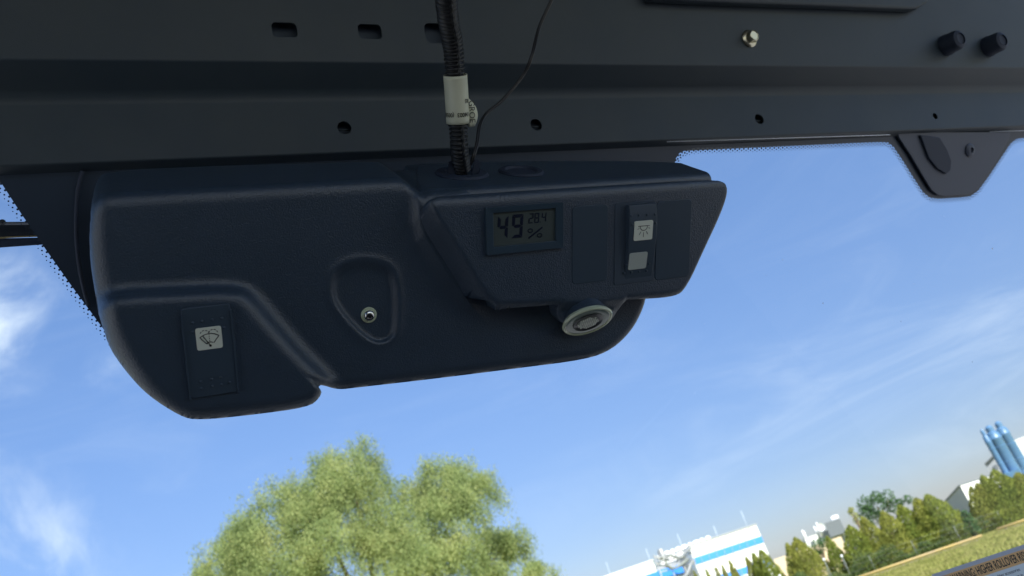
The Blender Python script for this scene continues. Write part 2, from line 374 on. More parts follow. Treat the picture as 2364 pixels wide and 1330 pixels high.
# punched holes
def cutter(pts, dv):
    p = np.asarray(pts); n = len(p); v = np.vstack([p - dv, p + dv]); bm = bmesh.new(); vs = [bm.verts.new(q) for q in v]
    bm.faces.new(vs[:n]); bm.faces.new(vs[n:][::-1])
    for i in range(n): bm.faces.new([vs[i], vs[i + n], vs[(i + 1) % n + n], vs[(i + 1) % n]])
    bmesh.ops.recalc_face_normals(bm, faces=bm.faces); return bm
bmc = bmesh.new(); tmp = bpy.data.meshes.new('t')
def inplane(c, n, uv):
    ux = A([1., 0, 0]); uy = np.cross(n, ux); uy = uy if uy[2] > 0 else -uy
    return Wn(c + uv[:, 0:1] * ux + uv[:, 1:2] * uy)
cuts = []
HOLES = [((795, 295), 17.5), ((1238, 288), 15), ((1753, 275), 11.5), ((2159, 268), 7)]
for (x, y), rp in HOLES:
    c = plane_pt(x, y, LP, LNn); e_ = plane_pt(x, y - rp, LP, LNn); r_ = abs(e_[2] - c[2]) / max(.2, abs(LNn[1])); 
    r_ = min(r_, .0058); cuts.append((inplane(c, LNn, np.stack([r_ * np.cos(np.linspace(0, 2 * math.pi, 24, endpoint=False)), r_ * np.sin(np.linspace(0, 2 * math.pi, 24, endpoint=False))], 1)), cw(LNn) * .006))
SLOTS = [((628, 52), (686, 86)), ((827, 56), (881, 90)), ((981, 54), (1030, 100))]
for (x0, y0), (x1, y1) in SLOTS:
    p0 = plane_pt(x0, (y0 + y1) / 2, UP, UNn); p1 = plane_pt(x1, (y0 + y1) / 2, UP, UNn); q0 = plane_pt((x0 + x1) / 2, y0, UP, UNn); q1 = plane_pt((x0 + x1) / 2, y1, UP, UNn)
    wd = np.linalg.norm(p1 - p0); hd = np.linalg.norm(q1 - q0); cuts.append((inplane((p0 + p1 + q0 + q1) / 4, UNn, rrect(wd, hd, min(wd, hd) * .28)), cw(UNn) * .006))
ob = org(beam)
for pts, dv in cuts:
    b2 = cutter(pts - ob, dv); b2.to_mesh(tmp); bmc.from_mesh(tmp); b2.free()
cm = bpy.data.meshes.new('cut'); bmc.to_mesh(cm); bmc.free(); co = bpy.data.objects.new('cut', cm); col.objects.link(co); co.parent = beam
bo = sheet.modifiers.new('holes', 'BOOLEAN'); bo.object = co; bo.operation = 'DIFFERENCE'; bo.solver = 'EXACT'
bpy.context.view_layer.update(); dg = bpy.context.evaluated_depsgraph_get(); nm = bpy.data.meshes.new_from_object(sheet.evaluated_get(dg)); sheet.modifiers.clear(); sheet.data = nm; nm.name = 'folded_sheet'
bpy.data.objects.remove(co); 
# shade smooth by angle
def smooth_angle(o, a=30):
    wm = None
    o.data.polygons.foreach_set('use_smooth', [True] * len(o.data.polygons)); e = o.modifiers.new('edges', 'EDGE_SPLIT'); e.split_angle = math.radians(a); wm = o.modifiers.new('weights', 'WEIGHTED_NORMAL'); wm.weight = 100; wm.mode = 'FACE_AREA'
smooth_angle(sheet, 25)
# inner skin seen through the holes
ins = back + 0; sk = []
for q in (pB, pM, pC, pT2): sk.append(q)
sk = A(sk) + A([.008, .005]); sk2 = sk + A([.003, .003]); lp = np.vstack([sk, sk2[::-1]])
prism('inner_skin', Wn([(U0 + .01, q[0], q[1]) for q in lp]), L * (U1 - U0 - .02), 'inner', beam)
# dark screw slots in the lower holes: small pins
for (x, y), rp in HOLES[:3]:
    c = plane_pt(x, y + 1, LP, LNn) - LNn * .0035
    tube('pin', Wn([c + A([-.0045, 0, 0]), c + A([.0045, 0, 0])]), .0008, 'beam_paint', beam, 6)
# raised tray at upper right of the beam
tp = [plane_pt(x, y, UP + UNn * .012, UNn) for x, y in ((1500, -4), (1640, 3), (1900, 12), (2105, 20), (2122, 18), (2138, 8), (2160, -22), (2200, -70), (1500, -70))]
prism('raised_tray', Wn(tp), -cw(UNn) * .011, 'beam_paint', beam, .003, 3)

# hex bolt
bc = plane_pt(1729, 90, UP, UNn)
bolt = empty('flange_bolt', W(bc), 'yellow zinc hex flange bolt in the dark upper beam', 'bolt')
ax = cw(UNn); 
lathe('flange', [(.0092, 0), (.0094, .0012), (.0080, .0024), (.0055, .003)], W(bc), ax, 'zinc', bolt, 28)
hx = lathe('hex_head', [(.0064, .002), (.0064, .0072), (.0056, .0082), (.0050, .0082), (.0047, .0074)], W(bc), ax, 'zinc', bolt, 6, False)
lathe('head_rim', [(.0054, .0078), (.0056, .0088), (.0050, .0091), (.0046, .0084)], W(bc), ax, 'zinc', bolt, 24)
text_obj('head_mark', '8.8', W(bc + UNn * .0082), L, np.cross(ax, L), .0036, 'sleeve_ink', bolt, .0001)
# rubber knobs
for i, (x, y) in enumerate(((2190, 106), (2287, 109))):
    c = plane_pt(x - 8, y, UP, UNn); e1 = ('black rubber knob nearest the hex bolt on the beam', 'black rubber knob furthest right on the beam')[i]
    k = lathe('rubber_knob', [(.0125, 0), (.0128, .004), (.0120, .006), (.0118, .016), (.0105, .0195), (.0070, .0212), (.0068, .0195), (.002, .019)], W(c), ax, 'rubber', None, 28, True, W(c))
    tag(k, e1, 'rubber knob', 'black rubber knobs on the beam')

# ------------------------------------------------------------------ windscreen
TW = math.radians(36); WP = A([0, pB[0] + .018, pB[1] - .006]); WN_ = A([0, -math.cos(TW), -math.sin(TW)]); WD = A([0, math.sin(TW), -math.cos(TW)])
def wpt(x, y, off=0.0): return plane_pt(x, y, WP + WN_ * off, WN_)
wn = cw(WN_)
ws = empty('windscreen', W(WP + A([.3, 0, 0])), 'large tilted windscreen with a black dotted border behind the console', 'windscreen')
c0 = WP + A([U0, 0, 0]) - WD * .03; c1 = WP + A([U1, 0, 0]) - WD * .03; gp = [c0, c1, c1 + WD * .95, c0 + WD * .95]
gpo = mesh('glass_pane', Wn([q for q in gp]), [[0, 1, 2, 3]], 'glass', ws)
if A(gpo.data.polygons[0].normal) @ wn < 0: gpo.data.flip_normals()
def seg_round(poly, idx_r):
    return poly
left_edge = [(-52, 352), (0, 418), (50, 495), (105, 575), (165, 660), (230, 748), (300, 838)]
top_edge = [(1556, 383), (1560, 366), (1568, 354), (1582, 347), (1604, 342), (1750, 338), (1900, 333), (2030, 328), (2050, 329), (2062, 338), (2085, 372), (2110, 412), (2130, 443), (2146, 456), (2165, 459), (2215, 456), (2240, 453), (2258, 440), (2280, 410), (2310, 365), (2332, 332), (2346, 321), (2364, 318), (2520, 310)]
frit_px = left_edge + [(480, 880), (900, 820), (1300, 740), (1450, 620), (1530, 450)] + top_edge + [(2520, 286), (1200, 324)]
prism('black_border', Wn([wpt(x, y, .0006) for x, y in frit_px]), wn * .0003, 'frit', ws)
# dotted fringe: rows of shrinking dots along the border
dv, df = [], []
def dot(c, r):
    n0 = len(dv); 
    for k in range(10): a = 2 * math.pi * k / 10; dv.append(W(c + A([1., 0, 0]) * r * math.cos(a) + WD * r * math.sin(a)))
    df.append([n0 + k for k in range(10)])
def fringe(edge, pitch, rows, side):
    p = A([wpt(x, y, .0008) for x, y in edge]); seg = np.linalg.norm(np.diff(p, axis=0), axis=1); s = np.concatenate([[0], np.cumsum(seg)]); tot = s[-1]; n = int(tot / pitch)
    for k in range(n):
        for j, (off, r) in enumerate(rows):
            t_ = (k + (.5 if j % 2 else 0)) * pitch
            if t_ > tot: continue
            i = min(len(seg) - 1, int(np.searchsorted(s, t_) - 1)); i = max(0, i); q = p[i] + (p[i + 1] - p[i]) * (t_ - s[i]) / seg[i]
            tn = (p[i + 1] - p[i]) / seg[i]; nn = np.cross(tn, WN_) * side; dot(q + nn * (off + .0004), r)
fringe(top_edge, .0060, [(.0001, .0012), (.0018, .00115), (.0034, .00085), (.0049, .00050)], 1)
fringe(left_edge, .0050, [(.0001, .0008), (.0021, .00062), (.0034, .00040)], 1)
dd = mesh('dot_fringe', dv, df, 'frit', ws); tag(dd, kind='stuff')
dv2, df2 = [], []
for x, y, rr0 in [(1807, 600, .0007), (2291, 574, .0013), (2110, 655, .0006), (1900, 700, .0009), (1822, 626, .0004), (2080, 742, .0007), (2245, 835, .001), (1850, 657, .0004), (533, 1304, .0004), (2180, 500, .0005)] + [(rng.uniform(1600, 2350), rng.uniform(480, 1000), rng.uniform(.0002, .0005)) for _ in range(12)]:
    c9 = wpt(x, y, .0009); n0 = len(dv2)
    for k in range(7): a = 2 * math.pi * k / 7; q9 = rr0 * rng.uniform(.5, 1.1); dv2.append(W(c9 + A([1., 0, 0]) * q9 * math.cos(a) + WD * q9 * math.sin(a)))
    df2.append([n0 + k for k in range(7)])
du = mesh('dust_specks', dv2, df2, 'dust', ws); tag(du, kind='stuff')
# small bracket in the notch of the border
bk = empty('corner_bracket', W(wpt(2200, 380, .002)), 'small trapezoid dark bracket with a round stud below the beam', 'bracket')
prism('plate', Wn([wpt(x, y, .003) for x, y in ((2072, 318), (2100, 360), (2128, 408), (2148, 440), (2164, 451), (2182, 453), (2234, 449), (2254, 436), (2278, 404), (2326, 322), (2330, 305), (2068, 305))]), wn * .0022, 'bracket', bk, .0008)
prism('shadow_wedge', Wn([wpt(x, y, .0054) for x, y in ((2120, 312), (2165, 318), (2182, 345), (2192, 372), (2190, 394), (2180, 402), (2160, 390), (2140, 365))]), wn * .0030, 'rubber', bk, .001)  # dark wedge is a shadow on the plate, built as a shape
sc_ = wpt(2238, 347, .0052); lathe('stud', [(.0078, 0), (.0082, .0012), (.0060, .0032), (.0035, .0034), (.0030, .0012)], W(sc_), wn, 'bracket', bk, 24)
# pale strip painting the sliver of bright sky under the beam edge
for xa_, xb_ in ((1540, 2055), (2285, 2500)):
    ya_ = lambda x: 337 - (x - 1182) * .0312 + 1.5
    tube('sky_glint', Wn([at_w(x, ya_(x), pB[0] - .0012) for x in (xa_, (xa_ + xb_) / 2, xb_)]), .00045, 'glint_pale', ws, 6)

# wiper seen through the glass at far left
wp = empty('wiper', W(wpt(30, 540, -.03)), 'dark wiper blade outside the glass at the far left', 'wiper')
def wl(pts, off): return Wn([wpt(x, y, off) for x, y in pts])
prism('blade_body', wl(((-120, 520), (-20, 516), (60, 514), (180, 512), (180, 545), (95, 545), (20, 549), (-120, 558)), -.03), -wn * .006, 'wiper', wp, .001)
prism('rubber_edge', wl(((-120, 560), (0, 551), (180, 547), (180, 560), (100, 565), (0, 572), (-120, 580)), -.028), -wn * .004, 'rubber', wp, .0008)
tube('arm_rod', spline(wl(((-120, 517), (0, 516), (90, 515), (180, 512)), -.024), 5), .0012, 'wiper_edge', wp, 8)
tube('edge_strip', spline(wl(((-120, 556), (0, 549), (60, 546), (180, 543)), -.026), 5), .0006, 'yellow', wp, 6)
lathe('rivet', [(.0022, 0), (.0022, .002), (.001, .003)], W(wpt(6, 513, -.022)), wn, 'wiper', wp, 12)

# ------------------------------------------------------------------ console: one moulded shell computed as a height field
HU = A([-0.5, 1.0])
def top_plane_pt(x, y, right=True):
    base = P1 if right else P0; n = A([0, -math.sin(TI), math.cos(TI)]); return plane_pt(x, y, A([0, base[1], base[2]]), n)
def S2(p): return A([p[0], p[2] / CP])                      # (u, s) coordinates for distances
def poly2(px, h): return A([S2(face(x, y, h)) for x, y in px])
def sdf(P, poly):
    """signed distance, negative inside"""
    d = np.full(len(P), 1e9); ins = np.zeros(len(P), bool); n = len(poly)
    for i in range(n):
        a, b = poly[i], poly[(i + 1) % n]; ab = b - a; t_ = np.clip(((P - a) @ ab) / (ab @ ab + 1e-18), 0, 1); q = P - (a + t_[:, None] * ab); d = np.minimum(d, (q * q).sum(1))
        c = ((a[1] > P[:, 1]) != (b[1] > P[:, 1])); xi = (b[0] - a[0]) * (P[:, 1] - a[1]) / (b[1] - a[1] + 1e-18) + a[0]; ins ^= c & (P[:, 0] < xi)
    return np.sqrt(d) * np.where(ins, -1, 1)
base_px = [(205, 455), (200, 520), (203, 580), (214, 650), (228, 730), (248, 785), (300, 850), (420, 900), (600, 915), (700, 906), (745, 898), (765, 894), (1000, 868), (1200, 843), (1360, 823), (1420, 800), (1465, 757), (1490, 710), (1500, 670), (1500, 600), (1500, 440)]
top_right = [S2(top_plane_pt(x, y)) for x, y in ((1500, 425), (1500, 376))]
left_top = [S2(top_plane_pt(x, y, False)) for x, y in ((228, 384), (212, 412))]
BASE = chaikin(np.vstack([poly2(base_px, 0), [top_right[1], left_top[0], left_top[1]]]), 2)
rbox_px = [(1002, 440), (1150, 431), (1400, 416), (1652, 404), (1680, 420), (1683, 448), (1664, 500), (1630, 572), (1590, 660), (1566, 678), (1500, 684), (1445, 690), (1370, 700), (1290, 699), (1150, 706), (1128, 690), (1060, 578), (990, 470)]
RBOX = chaikin(poly2(rbox_px, H1), 2)
RB_SIL = np.vstack([poly2([(1664, 500), (1683, 448), (1680, 420)], H1), [S2(top_plane_pt(1650, 403)), S2(top_plane_pt(1600, 386)), S2(top_plane_pt(1558, 371)), S2(top_plane_pt(1000, 376))], poly2([(1000, 440), (1150, 700), (1290, 697), (1500, 684), (1566, 678), (1590, 660), (1630, 572)], H1)])
RB_SIL = chaikin(RB_SIL, 2)
lbox_px = [(244, 690), (400, 682), (540, 676), (565, 690), (600, 732), (680, 822), (748, 886), (742, 908), (715, 930), (580, 948), (455, 960), (415, 950), (340, 900), (285, 835), (248, 765), (238, 720)]
LBOX = chaikin(poly2(lbox_px, H2), 2)
LSIL = chaikin(poly2([(226, 690), (540, 676), (748, 886), (742, 908), (715, 930), (580, 948), (455, 960), (415, 950), (340, 900), (285, 835), (240, 765)], H2), 2)
POD = chaikin(poly2([(1290, 660), (1450, 650), (1436, 700), (1420, 728), (1385, 748), (1330, 752), (1300, 735), (1288, 710)], .021), 2)
OVAL = chaikin(poly2([(775, 612), (840, 596), (905, 610), (922, 660), (922, 750), (912, 782), (880, 800), (838, 785), (770, 712), (758, 660)], 0), 3)
OVAL2 = OVAL + (OVAL.mean(0) - OVAL) * .12
def sm(a, b, k): h = np.clip(.5 + .5 * (b - a) / k, 0, 1); return b * (1 - h) + a * h - k * h * (1 - h)      # smooth min
def smx(a, b, k): return -sm(-a, -b, k)
GU = (face(965, 440, 0)[0], face(975, 440, 0)[0])
CSS = 0.0011
def plateau(P, poly, H, width, k=.0035): d = sdf(P, poly); return smx(sm(np.full(len(P), H), H * (1 - d / width), k), np.zeros(len(P)), k)
def top_w(u, z):
    t_ = 1 / (1 + np.exp(-(u - GU[0]) / .004)); zr = P0[2] * (1 - t_) + P1[2] * t_; wr = P0[1] * (1 - t_) + P1[1] * t_
    return wr + .006 * np.exp(-((u - GU[0]) / .006) ** 2) + (z - zr) / math.tan(TI)
def face_w(z, h): return P0[1] + (P0[2] - z) * math.tan(PHI) - h / CP
def height_base(P):
    u, z = P[:, 0], P[:, 1] * CP; h = plateau(P, LBOX, H2, .0135, .0065)
    d = sdf(P, OVAL); h = h + .0010 * np.exp(-(d / .0034) ** 2) - .0030 / (1 + np.exp(d / .0012 + 2.5))
    dm = np.clip(sdf(P, MOD), 0, 1); lm_ = 1 / (1 + np.exp((u - face(1108, 700, H1)[0]) / .006)); h = h + .0065 * np.exp(-(dm / .0045) ** 1.3) * lm_ * (sdf(P, BASE) < -.004)
    return smx(face_w(z, h), top_w(u, z), .012)
WR = .0052
def height_mod(P):
    u, z = P[:, 0], P[:, 1] * CP
    h = smx(plateau(P, RBOX, H1, WR, .0055), plateau(P, POD, .0135, .010, .005), .005)
    return smx(face_w(z, h) - .0004, top_w(u, z) - .0009, .010)
FOOT = [S2(face(x, y, H1)) for x, y in ((1148, 702), (1104, 668), (1040, 588), (966, 458))]
MOD = chaikin(np.vstack([FOOT, [S2(top_plane_pt(955, 400)), S2(top_plane_pt(962, 376)), S2(top_plane_pt(1558, 371)), S2(top_plane_pt(1600, 386)), S2(top_plane_pt(1650, 403))], poly2([(1680, 420), (1683, 448), (1664, 500), (1630, 572), (1590, 660), (1566, 678), (1500, 684), (1290, 698), (1152, 706)], H1)]), 2)
PODS = chaikin(poly2([(1284, 640), (1455, 640), (1440, 694), (1424, 728), (1388, 752), (1330, 757), (1296, 738), (1284, 712)], .0135), 2)
def build_shell(name, SB, height, skirt, RF, parent, polys):
    allp = np.vstack(polys); lo = allp.min(0) - .003; hi = allp.max(0) + .003
    nu = int((hi[0] - lo[0]) / CSS); ns = int((hi[1] - lo[1]) / CSS)
    gu, gs = np.meshgrid(np.linspace(lo[0], hi[0], nu), np.linspace(lo[1], hi[1], ns)); P = np.stack([gu.ravel(), gs.ravel()], 1)
    D = SB(P); eps = 1e-4; idx = np.where((D > 0) & (D < CSS * 1.6))[0]; Q = P[idx].copy()
    for _ in range(3):
        d0 = SB(Q); gx = (SB(Q + [eps, 0]) - SB(Q - [eps, 0])) / (2 * eps); gy = (SB(Q + [0, eps]) - SB(Q - [0, eps])) / (2 * eps); gn = gx * gx + gy * gy + 1e-6
        Q -= np.stack([d0 * gx / gn, d0 * gy / gn], 1) * .95
    P[idx] = Q; D2 = D.copy(); D2[idx] = 0; rf = RF(P)
    din = np.clip(-D2, 0, rf); HW = height(P) + (rf - np.sqrt(np.maximum(0, rf ** 2 - (rf - din) ** 2)))
    okg = (D2 <= 0).reshape(ns, nu); ij = np.arange(ns * nu).reshape(ns, nu); cell = okg[:-1, :-1] & okg[1:, :-1] & okg[:-1, 1:] & okg[1:, 1:]
    faces = np.stack([ij[:-1, :-1][cell], ij[:-1, 1:][cell], ij[1:, 1:][cell], ij[1:, :-1][cell]], 1); used = np.unique(faces); remap = -np.ones(ns * nu, int); remap[used] = np.arange(len(used)); faces = remap[faces]
    Pc = P[used]; vw = Wn(np.stack([Pc[:, 0], HW[used], Pc[:, 1] * CP], 1)); o = mesh(name, vw, faces.tolist(), 'plastic', parent, True)
    bm = bmesh.new(); bm.from_mesh(o.data); be = [e for e in bm.edges if e.is_boundary]
    r_ = bmesh.ops.extrude_edge_only(bm, edges=be); bmesh.ops.translate(bm, verts=[x for x in r_['geom'] if isinstance(x, bmesh.types.BMVert)], vec=Vector(skirt))
    bmesh.ops.recalc_face_normals(bm, faces=bm.faces); bm.to_mesh(o.data); bm.free()
    o.data.polygons.foreach_set('use_smooth', [True] * len(o.data.polygons)); return o
con = empty('overhead_console', W(face(900, 650, 0)), 'black grained plastic console with switches hanging below the roof beam', 'console')
ULF = face(270, 560, 0)[0]
shell = build_shell('housing', lambda P: np.minimum(sdf(P, BASE), sdf(P, LSIL)), height_base, F * .035 + Z * .026, lambda P: .006 + .008 / (1 + np.exp((P[:, 0] - ULF) / .006)), con, [BASE, LSIL])
module = build_shell('display_module', lambda P: np.minimum(sdf(P, MOD), sdf(P, PODS)), height_mod, (F * .75 + Z * .68) * .024, lambda P: .0032 + 0 * P[:, 0], con, [MOD, PODS])
# gasket line on the glass side at the left
tube('gasket', spline(Wn([wpt(x, y, .004) for x, y in ((190, 395), (180, 440), (176, 500), (177, 560), (184, 620), (196, 676), (205, 706))]), 6), .0016, 'rubber', con, 8)

# --- rocker switch for the wipers
def bumps(parent, c, pts, h, r=.0011):
    for x, y in pts:
        q = W(c + A([x, 0, 0]) - FD * y + FN * h); lathe('grip_dot', [(r, -.0002), (r * .8, .0006), (r * .3, .0009)], q, FNW, 'rocker', parent, 8)
c, wd, hd = quad_face(((420, 711), (532, 700), (549, 905), (436, 918)), H2)
sw = prism('rocker_switch', fpl(c, rrect(wd, hd, .0022), .0016), -FNW * .004, 'rocker', con, .0006, 3); sw['label'] = 'single rocker switch with windscreen washer symbol'
fr_ = joinpolys('switch_rail', [fpl(c, A([(sx * wd / 2 - .0006, -hd / 2), (sx * wd / 2 + .0006, -hd / 2), (sx * wd / 2 + .0006, hd / 2 - .004), (sx * wd / 2 - .0006, hd / 2 - .004)]), .0024) for sx in (-1, 1)], -FNW * .003, 'rocker', sw)
ci = face(483, 781, H2 + .0018)
icon = prism('symbol_plate', fpl(ci, rrect(.0152, .0143, .0014), .0), -FNW * .0006, 'icon_plate', sw, .0002)
def ink(name, c, polys, parent, m='ink', h=.0002): return joinpolys(name, [fpl(c, p * .001, h) for p in polys], -FNW * .0001, m, parent)
k = .0143 / .0143
st = []
def S_(p, wd=.45): st.append(stroke2(A(p), wd))
# washer symbol, millimetres, y up
S_(arc(0.2, -6.0, 9.0, 52, 128)); S_(arc(0.2, -6.0, 3.6, 60, 122, 6))
e1, e2 = arc(.2, -6, 9, 52, 128)[0], arc(.2, -6, 9, 52, 128)[-1]; i1, i2 = arc(.2, -6, 3.6, 52, 128)[0], arc(.2, -6, 3.6, 52, 128)[-1]
S_([e1, i1]); S_([e2, i2]); S_([(.3, -4.6), (-3.6, 2.0)], .5)
S_([i2, (-1.2, -3.4)]); st.append(arc(.3, -4.7, .75, 0, 340, 12))
for y0 in (2.9, 1.6, .2, -1.2): S_([(.1, y0), (.1, y0 - .75)], .38)
for s_ in (-1, 1):
    q = arc(s_ * 2.5 + .1, 3.0, 2.6, 0, 180, 22, 2.4)
    for k0 in (0, 5, 10, 15): S_(q[k0 + 1:k0 + 5], .45)
ink('washer_symbol', ci, st, sw)
bumps(sw, c, [(-.0085, .0195), (-.0030, .0198), (.0028, .0200), (.0085, .0202), (-.0090, .0135), (.0092, .0142), (-.0075, -.0185), (-.001, -.0180), (.0045, -.0178), (-.0075, -.0232), (-.001, -.0228), (.0045, -.0226), (.0095, -.022)], .0016)

# --- hygrometer
c, wd, hd = quad_face(((1120, 474), (1303, 470), (1291, 578), (1119, 582)), H1)
hy = empty('hygrometer', W(c), 'small rectangular LCD thermometer hygrometer reading 49 % and 28.4', 'hygrometer')
sc0 = quad_face(((1143, 491), (1279, 490), (1275, 556), (1141, 560)), H1 + .0010); lw, lh = sc0[1], sc0[2]; ld = sc0[0] - (c + FN * .0010)
lx, ly = ld[0], -(ld @ FD)
def ringpoly(wo, ho, wi, hi_, ox, oy, name, h0, dp, m, parent, ro=.001, ri=.0008):
    o_ = rrect(wo, ho, ro, 4); i_ = rrect(wi, hi_, ri, 4) + A([ox, oy]); n = len(o_)
    v = np.vstack([fpl(c, o_, h0), fpl(c, i_, h0 - .0004), fpl(c, o_, h0 - dp), fpl(c, i_, h0 - dp)]); f = []
    for i in range(n):
        j = (i + 1) % n; f += [[i, j, n + j, n + i], [2 * n + i, 2 * n + j, j, i], [n + i, n + j, 3 * n + j, 3 * n + i]]
    return bevel(fix_normals(mesh(name, v, f, m, parent)), .0004, 2)
ringpoly(wd, hd, lw + .003, lh + .003, lx, ly, 'bezel', .0030, .004, 'bezel', hy)
ringpoly(lw + .0036, lh + .0036, lw, lh, 0, 0, 'x', .002, .002, 'bezel', hy) if False else None
disp = prism('display', fpl(c, rrect(lw + .0032, lh + .0032, .0008) + A([lx, ly]), .0008), -FNW * .001, 'lcd', hy)
def seg7(ch, x, y, w_, h_, t_, sh=.12):
    on = {'4': 'bcfg', '9': 'abcdfg', '2': 'abdeg', '8': 'abcdefg'}[ch]; o = []; g_ = t_ * .10; hw, hh = w_ / 2, h_ / 2
    H = lambda yy, up: A([(-hw + g_, yy + (t_ if up > 0 else -t_) * 0), (hw - g_, yy), (hw - t_ - g_, yy - up * t_), (-hw + t_ + g_, yy - up * t_)])
    if 'a' in on: o.append(H(hh, 1))
    if 'd' in on: o.append(H(-hh, -1))
    if 'g' in on: o.append(A([(-hw + t_ * .6, 0), (-hw + t_ * 1.1, t_ / 2), (hw - t_ * 1.1, t_ / 2), (hw - t_ * .6, 0), (hw - t_ * 1.1, -t_ / 2), (-hw + t_ * 1.1, -t_ / 2)]))
    for s_, top, bot in ((-1, 'f', 'e'), (1, 'b', 'c')):
        if top in on: o.append(A([(s_ * hw, hh - g_), (s_ * hw, g_ * 2), (s_ * (hw - t_ * .5), g_), (s_ * (hw - t_), t_ * .5 + g_), (s_ * (hw - t_), hh - t_ - g_)]))
        if bot in on: o.append(A([(s_ * hw, -hh + g_), (s_ * hw, -g_ * 2), (s_ * (hw - t_ * .5), -g_), (s_ * (hw - t_), -t_ * .5 - g_), (s_ * (hw - t_), -hh + t_ + g_)]))
    return [np.stack([x + q[:, 0] + sh * q[:, 1], y + q[:, 1]], 1) for q in o]
def lc(x, y): return A([lx + x * lw, ly + y * lh])        # fractions of the screen about its centre
def digits(name, specs):
    ps = []
    for ch, fx, fy, fw_, fh, ft in specs:
        o_ = lc(fx, fy); ps += seg7(ch, o_[0], o_[1], fw_ * lw, fh * lh, ft * lw, .08)
    return joinpolys(name, [fpl(c, p, .0011) for p in ps], -FNW * .0001, 'lcd_ink', disp)
digits('humidity_digits', [('4', -.365, .055, .175, .78, .050), ('9', -.12, .055, .185, .80, .050)])
digits('temperature_digits', [('2', .115, .28, .080, .34, .018), ('8', .215, .28, .080, .34, .018), ('4', .340, .28, .080, .34, .018)])
o1, o2 = lc(.10, -.14), lc(.26, -.33); s0, s1 = lc(.065, -.40), lc(.31, -.06)
pc = [stroke2(A([s0, s1]), .0012), stroke2(arc(*o1, .0019, 0, 350, 16, .0013), .0007), stroke2(arc(*o2, .0019, 0, 350, 16, .0013), .0007), rrect(.0008, .0008, .0002, 3) + lc(.270, .13)]
joinpolys('percent_sign', [fpl(c, p, .0011) for p in pc], -FNW * .0001, 'lcd_ink', disp)

# --- blank plates and light switch
for nme, q in (('blank_plate', ((1324, 478), (1409, 470), (1395, 651), (1316, 654))), ('blank_plate', ((1518, 463), (1598, 461), (1588, 642), (1508, 644)))):
    c, wd, hd = quad_face(q, H1); prism(nme, fpl(c, rrect(wd, hd, .0035, 6), .0008), -FNW * .003, 'panel_blank', con, .0005, 3)
c, wd, hd = quad_face(((1447, 472), (1520, 468), (1500, 645), (1430, 648)), H1)
prism('switch_bezel', fpl(c + A([-.004, 0, 0]), rrect(wd + .008, hd + .004, .002), .0008), -FNW * .0015, 'inner', con, .0003)
# curved rocker: profile along the face, extruded across
ts = np.linspace(0, 1, 15); offs = np.interp(ts, [0, .12, .3, .5, .7, .88, 1], [.0046, .0058, .0062, .0052, .0036, .0018, .0004])
v, f = [], []
for t_, o_ in zip(ts, offs):
    for sx, dn in ((-1, 0), (1, 0), (1, .006), (-1, .006)):
        v.append(W(c + A([sx * wd * .44, 0, 0]) + FD * (t_ - .5) * hd + FN * (o_ - dn)))
n = len(ts)
for i in range(n - 1):
    for k in range(4): f.append([i * 4 + k, i * 4 + (k + 1) % 4, (i + 1) * 4 + (k + 1) % 4, (i + 1) * 4 + k])
f += [[0, 1, 2, 3], [(n - 1) * 4 + k for k in (3, 2, 1, 0)]]
ls = bevel(fix_normals(mesh('rocker_switch', v, f, 'rocker', con)), .0007, 3); ls['label'] = 'curved rocker switch with a lamp symbol'
def on_rocker(x, y, hh=.0004):
    best = None
    for hcur in np.linspace(.0, .007, 29):
        p = face(x, y, H1 + hcur); tt = (p - c) @ FD / hd + .5; o_ = np.interp(tt, ts, offs)
        if best is None or abs(o_ - hcur) < best[0]: best = (abs(o_ - hcur), p, tt)
    return best[1], best[2]
def rock_frame(tt):
    s_ = (np.interp(tt + .03, ts, offs) - np.interp(tt - .03, ts, offs)) / (.06 * hd); d = FD + FN * s_; d /= np.linalg.norm(d); n_ = FN - FD * s_; return d, n_ / np.linalg.norm(n_)
def rp(c_, d, n_, uv, h): uv = np.asarray(uv, float); return Wn(c_ + uv[:, 0:1] * A([1., 0, 0]) - uv[:, 1:2] * d + n_ * h)
pc_, tt = on_rocker(1485, 532); d, n_ = rock_frame(tt)
prism('symbol_plate', rp(pc_, d, n_, rrect(.0168, .0150, .0012), .0005), -cw(n_) * .0012, 'icon_plate', ls)
st = []
S_([(-5.2, 3.6), (5.2, 3.6)], .42); S_(arc(0, 3.4, 3.3, 180, 360, 16), .42)
for a in (198, 238, 270, 302, 342):
    r0_, r1_ = (4.4, 6.0) if a in (198, 342) else (4.6, 8.2 if a == 270 else 7.4)
    S_([(math.cos(math.radians(a)) * r0_, 3.2 + math.sin(math.radians(a)) * r0_), (math.cos(math.radians(a)) * r1_, 3.2 + math.sin(math.radians(a)) * r1_)], .38)
joinpolys('lamp_symbol', [rp(pc_, d, n_, p * .001, .0007) for p in st], -cw(n_) * .0001, 'ink', ls)
pc2, tt = on_rocker(1472, 602); d, n2_ = rock_frame(tt)
prism('light_window', rp(pc2, d, n2_, rrect(.0165, .0135, .0015), .0005), -cw(n2_) * .0012, 'icon_plate_dim', ls)
for fx, fy in ((1457, 498), (1475, 497), (1494, 496), (1512, 495), (1459, 518), (1513, 515), (1441, 630), (1457, 628), (1475, 627), (1492, 625), (1446, 612), (1498, 609)):
    q, tt = on_rocker(fx, fy); d, n3 = rock_frame(tt); lathe('grip_dot', [(.0011, -.0003), (.0009, .0006), (.0003, .0009)], W(q), cw(n3), 'rocker', ls, 8)

